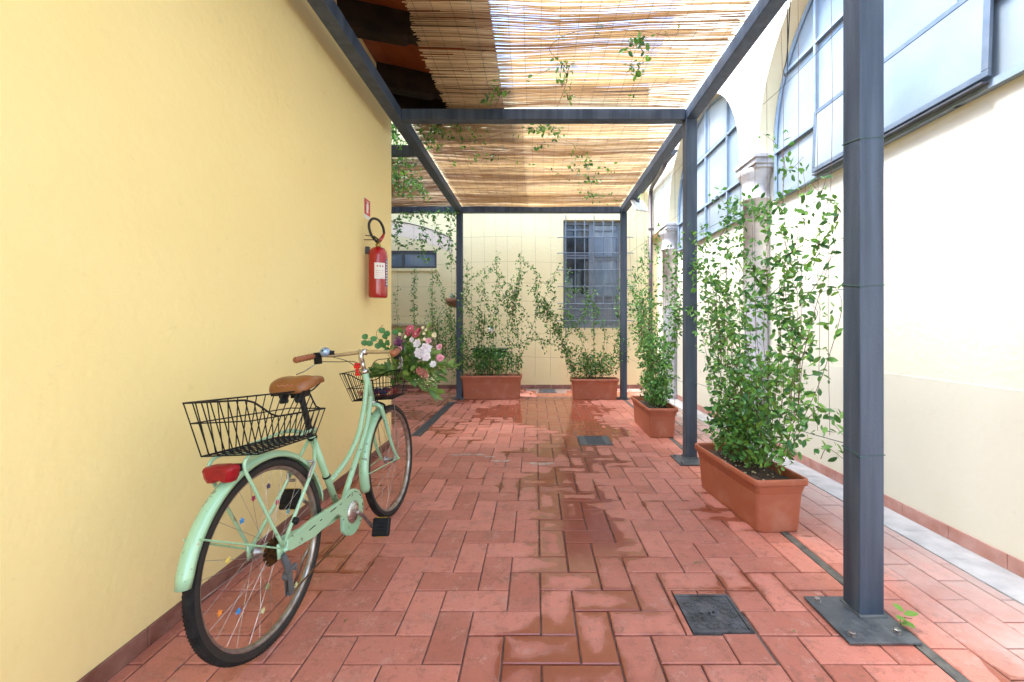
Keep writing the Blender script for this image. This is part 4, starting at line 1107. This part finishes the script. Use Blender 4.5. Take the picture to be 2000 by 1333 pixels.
tube(bm, crv([(.82, .16, 1.03), (.87, .08, .985), (.885, .012, .87), (.83, .017, .72), (.74, .017, .575), (.5, .017, .445)], 6), .002, 5)
bx('cable', bm, 'wire')
bm = B(); tube(bm, [(.853, .035, .975), (.855, .035, .985)], .018, 8); box(bm, .845, .855, .016, .056, .955, .975); box(bm, .845, .855, .026, .046, .925, .955); box(bm, .845, .855, .020, .052, .912, .925)
bx('red_clip', bm, 'redclip', bevel=.004)
# fork
bm = B(); tube(bm, [(.938, 0, .742), (.945, 0, .722)], .018, 12)
tube(bm, crv([(.95, .045, .70), (.945, .03, .722), (.943, 0, .727), (.945, -.03, .722), (.95, -.045, .70)], 5), .0125, 10)
for s in (1, -1): tube(bm, crv([(.948, .045*s, .708), (.985, .048*s, .62), (1.03, .050*s, .50), (1.075, .052*s, .405), (1.125, .054*s, .343)], 6), [.0125]*6+[.0115]*6+[.010]*6+[.0085]*7, 10)
bx('fork', bm, 'mint', smooth=True)
bm = B()
for s in (1, -1): tube(bm, crv([(.965, .02*s, .735), (.985, .048*s, .715), (.99, .045*s, .68), (.985, .03*s, .655)], 4), .007, 6)
box(bm, .955, .985, -.012, .012, .725, .745); bx('front_brake', bm, 'black')
# wheels
def wheel(hub, name, rear):
    wr = thing(name, '', '', hub); del wr['label']; del wr['category']; wr.parent = bk
    bm = B(); n = 72; prof = []
    tr = .0195; RT = .3235
    ring = []
    for k in range(n):
        a = 2*math.pi*k/n
        ring.append([(RT+tr*math.cos(b)*1.05, tr*math.sin(b)) for b in [2*math.pi*j/14 for j in range(14)]])
    vs = [[bm.verts.new((r*math.cos(2*math.pi*k/n), y, r*math.sin(2*math.pi*k/n))) for (r, y) in ring[k]] for k in range(n)]
    for k in range(n):
        a, b = vs[k], vs[(k+1) % n]
        for j in range(14): bm.faces.new((a[j], a[(j+1) % 14], b[(j+1) % 14], b[j]))
    # tread ribs
    for k in range(150):
        a = 2*math.pi*k/150
        for s in (1, -1):
            t = Matrix.Rotation(-a, 4, 'Y') @ Matrix.Translation((.3405, .0075*s, 0)) @ Matrix.Rotation(R(32*s), 4, 'X')
            box(bm, -.003, .0011, -.0045, .0045, -.0028, .0028, t)
    obj('tyre', bm, 'rubber', wr, smooth=False)
    bm = B()
    for s in (1, -1):
        pr = [(.308, .012*s), (.309, .0185*s), (.318, .0206*s), (.330, .0196*s)]
        vv = [[bm.verts.new((r*math.cos(2*math.pi*k/n), y, r*math.sin(2*math.pi*k/n))) for r, y in pr] for k in range(n)]
        for k in range(n):
            for j in range(3): bm.faces.new((vv[k][j], vv[k][j+1], vv[(k+1) % n][j+1], vv[(k+1) % n][j]))
    obj('sidewall', bm, 'sidewall', wr, smooth=True)
    bm = B(); pr = [(.309, .0135), (.303, .0138), (.297, .010), (.294, 0), (.297, -.010), (.303, -.0138), (.309, -.0135)]
    vv = [[bm.verts.new((r*math.cos(2*math.pi*k/n), y, r*math.sin(2*math.pi*k/n))) for r, y in pr] for k in range(n)]
    for k in range(n):
        for j in range(6): bm.faces.new((vv[k][j], vv[k][j+1], vv[(k+1) % n][j+1], vv[(k+1) % n][j]))
    obj('rim', bm, 'alloy', wr, smooth=True)
    bm = B(); hw = .048 if not rear else .05
    X = Matrix.Rotation(R(90), 4, 'X')
    lathe(bm, [(0, -hw-.012), (.006, -hw-.012), (.006, -hw+.012), (.024, -hw+.015), (.024, -hw+.019), (.013, -hw+.025), (.013, hw-.025), (.024, hw-.019), (.024, hw-.015), (.006, hw-.012), (.006, hw+.012), (0, hw+.012)], 16, X)
    obj('hub', bm, 'alloy', wr, smooth=True)
    bm = B(); fl = hw-.017
    for k in range(32):
        a = 2*math.pi*k/32; s = 1 if k % 2 else -1; tw = R(58)*(1 if (k//2) % 2 else -1)
        tube(bm, [(.023*math.cos(a+tw), fl*s, .023*math.sin(a+tw)), (.290*math.cos(a), .002*s, .290*math.sin(a))], .0009, 4, cap=False)
    obj('spokes', bm, 'alloy', wr)
    if rear:
        cols = [(.75, .25, .04), (.03, .25, .60), (.60, .62, .35), (.70, .55, .12), (.03, .2, .5), (.30, .02, .08), (.05, .03, .1), (.6, .5, .3), (.10, .35, .45), (.65, .22, .05), (.25, .30, .10), (.5, .05, .12)]
        pos = [(-.235, -.075), (-.16, -.12), (-.05, -.19), (-.19, .07), (-.12, .17), (-.06, .225), (.02, .24), (.14, -.21), (.12, .10), (.13, -.05), (-.02, -.12), (.06, .16)]
        for cc, (u, z) in zip(cols, pos):
            bm = B(); pl = [((.0105 if k % 2 == 0 else .0048)*math.cos(math.pi*k/5+u*9), (.0105 if k % 2 == 0 else .0048)*math.sin(math.pi*k/5+u*9)) for k in range(10)]
            prism(bm, pl, 1, -.003, .003, Matrix.Translation((u, -.012, z)))
            mm = bpy.data.materials.get('bead_%d' % int(cc[0]*100)) or mat('bead_%d' % int(cc[0]*100), cc, rough=.4)
            obj('star_bead', bm, mm, wr)
    return wr
wheel(RH, 'rear_wheel', True); wheel(FH, 'front_wheel', False)
# mudguards
def guard(name, hub, r, a0, a1, hw, m='mint'):
    bm = B(); n = 30; P_ = []
    for k in range(n+1):
        a = R(a0+(a1-a0)*k/n); row = []
        for (dr, y) in ((-.022, hw), (-.010, hw*.98), (-.001, hw*.72), (.003, hw*.3), (.004, 0), (.003, -hw*.3), (-.001, -hw*.72), (-.010, -hw*.98), (-.022, -hw)):
            e = 1
            if k == 0 or k == n: e = .8
            row.append(bm.verts.new((hub[0]+(r+dr)*math.cos(a), y*e, hub[2]+(r+dr)*math.sin(a))))
        P_.append(row)
    for a, b in zip(P_, P_[1:]):
        for j in range(8): bm.faces.new((a[j], a[j+1], b[j+1], b[j]))
    o = bx(name, bm, m, smooth=True); so_ = o.modifiers.new('s', 'SOLIDIFY'); so_.thickness = .0012
    return o
g1 = guard('rear_mudguard', RH, .366, 8, 169, .0255); g2 = guard('front_mudguard', FH, .366, 100, 192, .027)
bm = B()
for s in (1, -1):
    tube(bm, [(0, .066*s, .352), (.366*math.cos(R(146)),   .0262*s, .343+.350*math.sin(R(146)))], .0035, 6)
bx('mudguard_stay', bm, 'chip')
bm = B()
for s in (1, -1):
    tube(bm, [(1.12, .064*s, .352), (1.125+.352*math.cos(R(176)), .0270*s, .343+.352*math.sin(R(176)))], .0032, 6)
bx('mudguard_stay', bm, 'chip')
bm = B()
for s in (1, -1): lathe(bm, [(0, 0), (.004, 0), (.004, .003), (0, .004)], 8, Matrix.Translation((-.352*.87, .022*s, .343+.366*math.sin(R(150)))) @ Matrix.Rotation(R(-60), 4, 'Y'))
obj('rivet', bm, 'chrome', g1)
# rack
bm = B()
for s in (1, -1):
    tube(bm, crv([(.31, .020*s, .715), (.26, .06*s, .742), (.10, .064*s, .742), (-.09, .064*s, .742), (-.145, .064*s, .735), (-.155, .066*s, .70), (-.125, .068*s, .63), (0.0, .068*s, .362)], 6), .0062, 8)
for u in (.22, .05, -.10): tube(bm, [(u, -.062, .742), (u, .062, .742)], .0045, 6)
tube(bm, [(.12, 0.0, .742), (.16, 0, .715), (.24, 0, .742)], .005, 6); tube(bm, [(.20, .05, .74), (.17, 0, .715), (.20, -.05, .74)], .005, 6)
bx('rear_rack', bm, 'mint', smooth=True)
# tail light
bm = B(); n = 12
def tl(w, h, x, cz): 
    out = []
    pts = [(-w, h*.55), (-w*.9, h*.85), (-w*.4, h), (w*.4, h), (w*.9, h*.85), (w, h*.55), (w*.9, -h*.4), (w*.72, -h*.95), (w*.35, -h), (w*.15, -h*.72), (-w*.15, -h*.72), (-w*.35, -h), (-w*.72, -h*.95), (-w*.9, -h*.4)]
    return [bm.verts.new((x, y, cz+z)) for y, z in pts]
rings = [tl(.058, .030, -.165, .70), tl(.058, .030, -.185, .70), tl(.054, .027, -.197, .70), tl(.040, .018, -.203, .70)]
for a, b in zip(rings, rings[1:]):
    for k in range(len(a)): bm.faces.new((a[k], a[(k+1) % len(a)], b[(k+1) % len(a)], b[k]))
bm.faces.new(rings[0][::-1]); bm.faces.new(rings[-1])
tlg = bx('tail_light', bm, 'redlens', smooth=False, bevel=.002)
bm = B(); box(bm, -.164, -.12, -.03, .03, .69, .715); obj('bracket', bm, 'black', tlg)
# chain guard
bm = B()
def cgshape(o=0):
    pl = []
    for k in range(20):
        a = R(118-(118+150)*k/19); pl.append((.51+(.108-o)*math.cos(a), .27+(.108-o)*math.sin(a)))
    pl += [(.42, .285+o), (.38, .315), (.20, .300+o), (.04, .322+o*.5), (.02, .345), (.03, .372-o*.5), (.20, .378-o), (.44, .362-o)]
    return pl
prism(bm, cgshape(), 1, -.070, -.052)
cg = bx('chain_guard', bm, 'mint', bevel=.003)
bm = B()
path = [Vector((.14+.30*k/14, -.0712, .336+.006*k/14)) for k in range(15)] 
path = [Vector((.16, -.0712, .345)), Vector((.25, -.0712, .350)), Vector((.34, -.0712, .353)), Vector((.43, -.0712, .352))] + [Vector((.51+.094*math.cos(R(a)), -.0712, .27+.094*math.sin(R(a)))) for a in (100, 80, 60, 40, 20, 0, -20, -40, -60)]
cp = crv(path, 8)
i = 0
while i < len(cp)-5:
    tube(bm, cp[i:i+(5 if (i//7) % 2 == 0 else 2)], .0022, 4); i += 7
obj('dashed_line', bm, 'black', cg)
bm = B(); X = Matrix.Translation((.51, 0, .27)) @ Matrix.Rotation(R(90), 4, 'X')
lathe(bm, [(0, .088), (.02, .088), (.035, .080), (.052, .074), (.054, .0702), (0, .0702)], 28, X)
ck = bx('crankset', bm, 'chrome', smooth=True)
bm = B()
tube(bm, crv([(.51, -.088, .27), (.56, -.096, .225), (.622, -.104, .143)], 5), [.013]*5+[.010]*6, 8, flat=.8)
obj('crank_arm', bm, 'alloy', ck, smooth=True)
bm = B(); tube(bm, crv([(.51, .06, .27), (.46, .085, .315), (.375, .10, .392)], 5), [.012]*5+[.010]*6, 8, flat=.8); obj('crank_arm', bm, 'alloy', ck, smooth=True)
for (u, v, z, s, an) in ((.628, -.152, .137, -1, -66), (.365, .15, .400, 1, -72)):
    T = Matrix.Translation((u, v, z)) @ Matrix.Rotation(R(an), 4, 'Y')
    bm = B(); box(bm, -.045, .045, -.046, .046, -.013, .013, T)
    pd = bx('pedal', bm, 'black', bevel=.008)
    bm = B(); box(bm, -.0465, -.0451, -.026, .026, -.006, .006, T); box(bm, .0451, .0465, -.026, .026, -.006, .006, T); obj('reflector', bm, 'yref', pd)
    bm = B(); 
    for k in range(5): box(bm, -.038+k*.017, -.030+k*.017, -.040, .040, .0131, .0145, T)
    obj('tread', bm, 'rubber', pd)
# cassette, derailleur, chain
bm = B(); X = Matrix.Translation(RH) @ Matrix.Rotation(R(90), 4, 'X')
for k, r in enumerate((.052, .047, .042, .037, .032, .027)): 
    z0 = .026+k*.0045
    n = 18+int((.052-r)*-200)
    pl = []
    for q in range(n*2): 
        rr = r if q % 2 else r-.004; pl.append((rr*math.cos(math.pi*q/n), rr*math.sin(math.pi*q/n)))
    prism(bm, pl, 2, z0, z0+.002, X)
bx('cassette', bm, 'rust')
bm = B(); tube(bm, [(.0, -.066, .33), (.012, -.072, .285), (.02, -.07, .255)], [.010, .013, .012], 8); lathe(bm, [(0, -.006), (.016, -.006), (.016, .006), (0, .006)], 10, Matrix.Translation((.025, -.055, .235)) @ Matrix.Rotation(R(90), 4, 'X')); lathe(bm, [(0, -.006), (.014, -.006), (.014, .006), (0, .006)], 10, Matrix.Translation((.045, -.055, .165)) @ Matrix.Rotation(R(90), 4, 'X'))
box(bm, .025, .050, -.064, -.061, .155, .245); box(bm, .025, .050, -.049, -.046, .155, .245); tube(bm, [(.02, -.07, .255), (.055, -.074, .262), (.06, -.07, .24)], [.010, .008, .006], 8)
bx('derailleur', bm, 'plate')
bm = B(); tube(bm, [(.045, -.055, .150), (.20, -.056, .168), (.50, -.056, .182)], .0038, 5); tube(bm, [(.0, -.05, .383), (.03, -.055, .25)], .0036, 5); tube(bm, [(.035, -.055, .23), (.032, -.055, .17)], .0036, 5)
bx('chain', bm, 'rust')
bm = B()
for s in (1, -1): tube(bm, crv([(.255, .048*s, .60), (.225, .05*s, .575), (.215, .045*s, .54), (.235, .03*s, .53)], 4), .0065, 6)
tube(bm, [(.26, -.045, .60), (.26, .045, .60)], .005, 6)
bx('rear_brake', bm, 'alloy', smooth=True)
bm = B(); tube(bm, [(.42, .03, .26), (.36, .10, .13), (.33, .135, .012)], [.009, .008, .008], 8); tube(bm, [(.33, .128, .008), (.325, .158, .008)], .009, 8)
bx('kickstand', bm, 'alloy', smooth=True)
# wire baskets -------------------------------------------------
def L4(a, b, c, d, s, t):   # bilinear
    a, b, c, d = map(Vector, (a, b, c, d)); return a.lerp(b, s).lerp(d.lerp(c, s), t)
def wbasket(name, top, bot, ring_t, nl, ns, par, rim_extra=None, r=.0018, rr=.0030, lower=None):
    """top/bot: four corners RL,RR,FR,FL in bicycle space"""
    bm = B()
    def side(t, u):  # t height fraction (0 bottom..1 top), u 0..4 round
        i = int(u) % 4; f = u-int(u); j = (i+1) % 4
        return Vector(bot[i]).lerp(Vector(bot[j]), f).lerp(Vector(top[i]).lerp(Vector(top[j]), f), t)
    H = lower or (lambda u: 1.0)
    us = []
    for i, nn in enumerate((ns, nl, ns, nl)):
        us += [i+k/nn for k in range(nn)]
    tube(bm, [side(H(u), u) for u in us], rr, 6, closed=True)
    tube(bm, [side(ring_t, u) for u in us], r*1.15, 5, closed=True)
    tube(bm, [side(0, u) for u in us], r*1.3, 5, closed=True)
    for u in us:
        tube(bm, [side(0, u), side(H(u), u)], r, 5)
    o = bx(name, bm, 'bwire', par, smooth=False)
    bm = B(); k1, k2 = nl, ns
    for k in range(1, k1): tube(bm, [Vector(bot[1]).lerp(Vector(bot[2]), k/k1), Vector(bot[0]).lerp(Vector(bot[3]), k/k1)], r*.9, 4)
    for k in range(1, k2): tube(bm, [Vector(bot[0]).lerp(Vector(bot[1]), k/k2)+Vector((0, 0, .003)), Vector(bot[3]).lerp(Vector(bot[2]), k/k2)+Vector((0, 0, .003))], r*.9, 4)
    obj('mesh_floor', bm, 'bwire', o)
    return o
def dip(u):    # near (right) side and front end lowered
    if u <= 1.0: return 1.0
    if u < 1.34: s = (u-1.0)/.34; return 1.0-.38*(3*s*s-2*s**3)
    if u <= 2.15: return .62
    if u < 2.75: s = (u-2.15)/.6; return .62+.38*(3*s*s-2*s**3)
    return 1.0
top = [W2L(p) for p in ((-1.170, 1.42, .943), (-.985, 1.45, .948), (-.835, 1.745, .930), (-1.0, 1.80, .925))]
bot = [W2L(p) for p in ((-1.134, 1.45, .757), (-.956, 1.475, .757), (-.885, 1.717, .760), (-1.02, 1.69, .760))]
wbasket('rear_basket', top, bot, .62, 12, 7, bk, lower=dip, r=.0021, rr=.0034)
top = [(.905, .175, .925), (.905, -.165, .925), (1.16, -.165, .925), (1.16, .175, .925)]
bot = [(.935, .125, .755), (.935, -.125, .755), (1.12, -.125, .755), (1.12, .125, .755)]
def dipf(u):
    if 0 < u < 1: return 1.0-.30*math.exp(-((u-.5)/.28)**4)
    return 1.0
wbasket('front_basket', top, bot, .45, 10, 14, bk, lower=dipf, r=.0019)
bm = B(); tube(bm, [(.905, 0, .83), (.88, 0, .86)], .005, 6); tube(bm, [(1.12, -.055, .36), (1.10, -.062, .755)], .003, 6); tube(bm, [(1.12, .055, .36), (1.10, .062, .755)], .003, 6)
bx('basket_stay', bm, 'alloy')

# ---------------------------------------------------------------- cloth wreath and bouquet in the front basket
def Wd(p): return BKM @ Vector(p)
c = thing('cloth_wreath', 'navy cloth with crimson tinsel lying in the front basket', 'cloth', Wd((1.03, -.03, .765)))
random.seed(41)
bm = B()
for k in range(14):
    p = Wd((1.01+random.uniform(-.04, .05), .0+random.uniform(-.07, .07), .785+random.uniform(0, .02)))
    bmesh.ops.create_icosphere(bm, subdivisions=2, radius=random.uniform(.020, .032), matrix=Matrix.Translation(p) @ Matrix.Diagonal((1, 1, .5, 1)))
rel(obj('cloth', bm, 'cloth', smooth=True), c)
bm = B(); rl = bm.loops.layers.float_color.new('rnd')
for k in range(420):
    a = random.uniform(0, 6.28); rr_ = random.uniform(.8, 1.05)
    p = Wd((1.025+.085*math.cos(a)*rr_, .115*math.sin(a)*rr_, .775+random.uniform(0, .03)))
    leaf(bm, rl, p, rdir(), rdir(), random.uniform(.010, .02), .004, random.random())
rel(obj('tinsel', bm, 'clothr', norecalc=True), c)
bm = B()
for dz in (0, .035, ): 
    bmesh.ops.create_uvsphere(bm, u_segments=8, v_segments=6, radius=.007, matrix=Matrix.Translation(Wd((.965, -.03, .79+dz))))
rel(obj('button', bm, 'petalc', smooth=True), c)

# bouquet : positions from photo pixels at depth Y
def BP(px, py, Y): return Vector(((px-1046)*Y/835, Y, 1.2-(py-637)*Y/835))
bq = thing('bouquet', 'mixed bouquet of white, pink and crimson flowers with eucalyptus spilling out of the front basket', 'bouquet', BP(790, 740, 2.62))
random.seed(52)
def Bq(o): return rel(o, bq)
bl = B(); rl = bl.loops.layers.float_color.new('rnd'); bs = B()
base = BP(775, 745, 2.63)
def sprig(tip, n, l, Y=2.6, w_=.4, start=None):
    s = start or base; e = BP(*tip, Y); m = s.lerp(e, .5)+Vector((0, -.02, .03)); cp = crv([s, m, e], 8)
    tube(bs, cp, .0016, 4, cap=False)
    for k in range(n):
        q = cp[min(len(cp)-1, int(len(cp)*(.3+.7*k/n)))]
        d = (e-s).normalized()+rdir()*.8
        leaf(bl, rl, q+rdir()*.008, d, Vector((0, -.7, .7))+rdir()*.5, l*random.uniform(.7, 1.2), l*w_*random.uniform(.8, 1.1), random.random(), curl=.25)
for tip, n, l in (((722, 735), 14, .075), ((745, 722), 12, .08), ((765, 730), 12, .08), ((735, 728), 10, .07), ((780, 700), 10, .07), ((800, 690), 12, .08), ((815, 700), 12, .08), ((830, 715), 10, .09), ((845, 745), 10, .09), ((850, 765), 10, .09), ((862, 712), 8, .09), ((878, 712), 8, .08), ((885, 722), 7, .08), ((820, 655), 7, .06), ((790, 665), 7, .06), ((770, 690), 9, .07), ((865, 735), 6, .08), ((840, 690), 10, .08), ((800, 730), 12, .08), ((825, 735), 10, .08), ((845, 665), 6, .06), ((775, 745), 8, .07)):
    sprig(tip, n, l)
for k in range(60):
    q = BP(random.uniform(785, 835), random.uniform(642, 690), random.uniform(2.57, 2.66)); leaf(bl, rl, q, rdir(), Vector((0, -.8, .5)), random.uniform(.03, .06), .024, random.random())
for k in range(110):
    q = BP(random.uniform(765, 850), random.uniform(675, 740), random.uniform(2.56, 2.68)); leaf(bl, rl, q, rdir(), Vector((0, -.8, .5)), random.uniform(.04, .07), .028, random.random())
Bq(obj('foliage', bl, 'bleaf', norecalc=True))
# round eucalyptus leaves
bm = B()
eu = [(713, 658), (712, 670), (722, 671), (730, 662), (738, 676), (746, 646), (752, 658), (745, 668), (756, 652), (750, 676), (757, 670), (772, 649), (790, 672), (757, 684), (742, 674)]
for (x, y) in eu:
    p = BP(x, y, 2.60+random.uniform(-.02, .02)); rr_ = .020
    T = Matrix.Translation(p) @ Matrix.Rotation(R(90)+random.uniform(-.5, .5), 4, 'X') @ Matrix.Rotation(random.uniform(-.5, .5), 4, 'Y')
    vs = [bm.verts.new(T @ Vector((rr_*math.cos(a), rr_*math.sin(a)*.92, .003*math.cos(2*a)))) for a in [2*math.pi*k/12 for k in range(12)]]
    cc = bm.verts.new(T @ Vector((0, 0, -.002)))
    for k in range(12): bm.faces.new((vs[k], vs[(k+1) % 12], cc))
Bq(obj('eucalyptus', bm, 'euc', norecalc=True))
for pp in (((762, 700), (748, 676), (730, 664), (712, 662)), ((764, 695), (756, 670), (750, 650)), ((775, 690), (772, 660), (771, 648)), ((760, 690), (735, 655), (748, 635))):
    tube(bs, crv([BP(x, y, 2.61) for x, y in pp], 6), .0014, 4, cap=False)
Bq(obj('stems', bs, 'stem', norecalc=True))
def flower(px, py, Y, r, m, n=14, cup=.5, name='flower', layers=3):
    bm = B(); rl2 = bm.loops.layers.float_color.new('rnd'); c0 = BP(px, py, Y)
    ax = Vector((random.uniform(-.4, .4), -1, random.uniform(0, .5))).normalized(); u = ax.orthogonal().normalized(); v = ax.cross(u)
    for ly in range(layers):
        k_ = max(4, int(n*(1-ly*.25))); rr_ = r*(1-ly*.28)
        for k in range(k_):
            a = 2*math.pi*k/k_+ly*.5+random.uniform(-.15, .15); d = (u*math.cos(a)+v*math.sin(a)) + ax*(cup*(.3+ly*.7))
            leaf(bm, rl2, c0+ax*.002*ly, d, ax, rr_*random.uniform(.9, 1.1), rr_*(4.2/k_+.25), random.random(), fold=-.5, curl=-.12)
    o = Bq(obj(name, bm, m, norecalc=True)); return o, c0, ax
flower(848, 655, 2.55, .018, 'petalc', 7, .4, 'cream_flower'); flower(846, 712, 2.50, .024, 'petalw', 7, .5, 'white_flower'); flower(820, 690, 2.50, .038, 'petalw', 7, .3, 'white_flower'); flower(832, 681, 2.50, .036, 'petalw', 7, .3, 'white_flower'); flower(833, 697, 2.49, .030, 'petalw', 6, .4, 'white_flower'); flower(815, 672, 2.52, .026, 'petalw', 6, .4, 'white_flower'); flower(805, 664, 2.55, .018, 'petalw', 6, .5, 'white_flower')
flower(859, 679, 2.56, .024, 'petalp', 8, 1.2, 'pink_rose'); flower(860, 700, 2.55, .027, 'petalp', 8, 1.2, 'pink_rose'); flower(837, 666, 2.56, .022, 'petalp', 8, .8, 'pink_rose'); flower(781, 682, 2.52, .018, 'petalp', 7, .8, 'pink_rose')
for (x, y, r) in ((801, 643, .028), (812, 653, .026), (797, 651, .022), (817, 646, .020)):
    o, c0, ax = flower(x, y, 2.55, r, 'petalr', 16, .25, 'crimson_daisy', 3)
    bm = B(); bmesh.ops.create_uvsphere(bm, u_segments=8, v_segments=6, radius=r*.16, matrix=Matrix.Translation(c0+ax*.004)); rel(obj('flower_centre', bm, 'petalc', smooth=True), o)
for (x, y) in ((781, 653), (792, 658), (818, 664), (829, 663), (832, 645), (828, 652), (826, 640), (836, 690)):
    flower(x, y, 2.54, .011, 'petalc', 8, .3, 'small_daisy', 2)
bm = B(); rl2 = bm.loops.layers.float_color.new('rnd')
for (cx, cy, sp) in ((825, 727, 10), (830, 733, 8), (818, 724, 6)):
    for k in range(50): leaf(bm, rl2, BP(cx+random.gauss(0, sp*.5), cy+random.gauss(0, sp*.4), 2.53+random.uniform(-.02, .02)), rdir(), rdir(), .014, .010, random.random())
Bq(obj('hydrangea', bm, 'petalm', norecalc=True))
bm = B(); rl2 = bm.loops.layers.float_color.new('rnd')
for k in range(60): leaf(bm, rl2, BP(778+random.gauss(0, 5), 669+random.gauss(0, 4), 2.54), rdir(), rdir(), .018, .012, random.random())
Bq(obj('purple_bloom', bm, 'purple', norecalc=True))
bm = B(); rl2 = bm.loops.layers.float_color.new('rnd')
for k in range(70): leaf(bm, rl2, BP(836+random.gauss(0, 10), 744+random.gauss(0, 7), 2.52), rdir(), rdir(), .008, .006, random.random())
Bq(obj('gypsophila', bm, 'petalc', norecalc=True))
bm = B()
for pts in (((776, 690), (781, 700), (786, 712), (784, 720)), ((778, 692), (786, 702), (783, 714), (779, 708))):
    cp = crv([BP(x, y, 2.47) for x, y in pts], 6); tube(bm, cp, .004, 4, flat=.15)
Bq(obj('ribbon', bm, 'ribbon'))
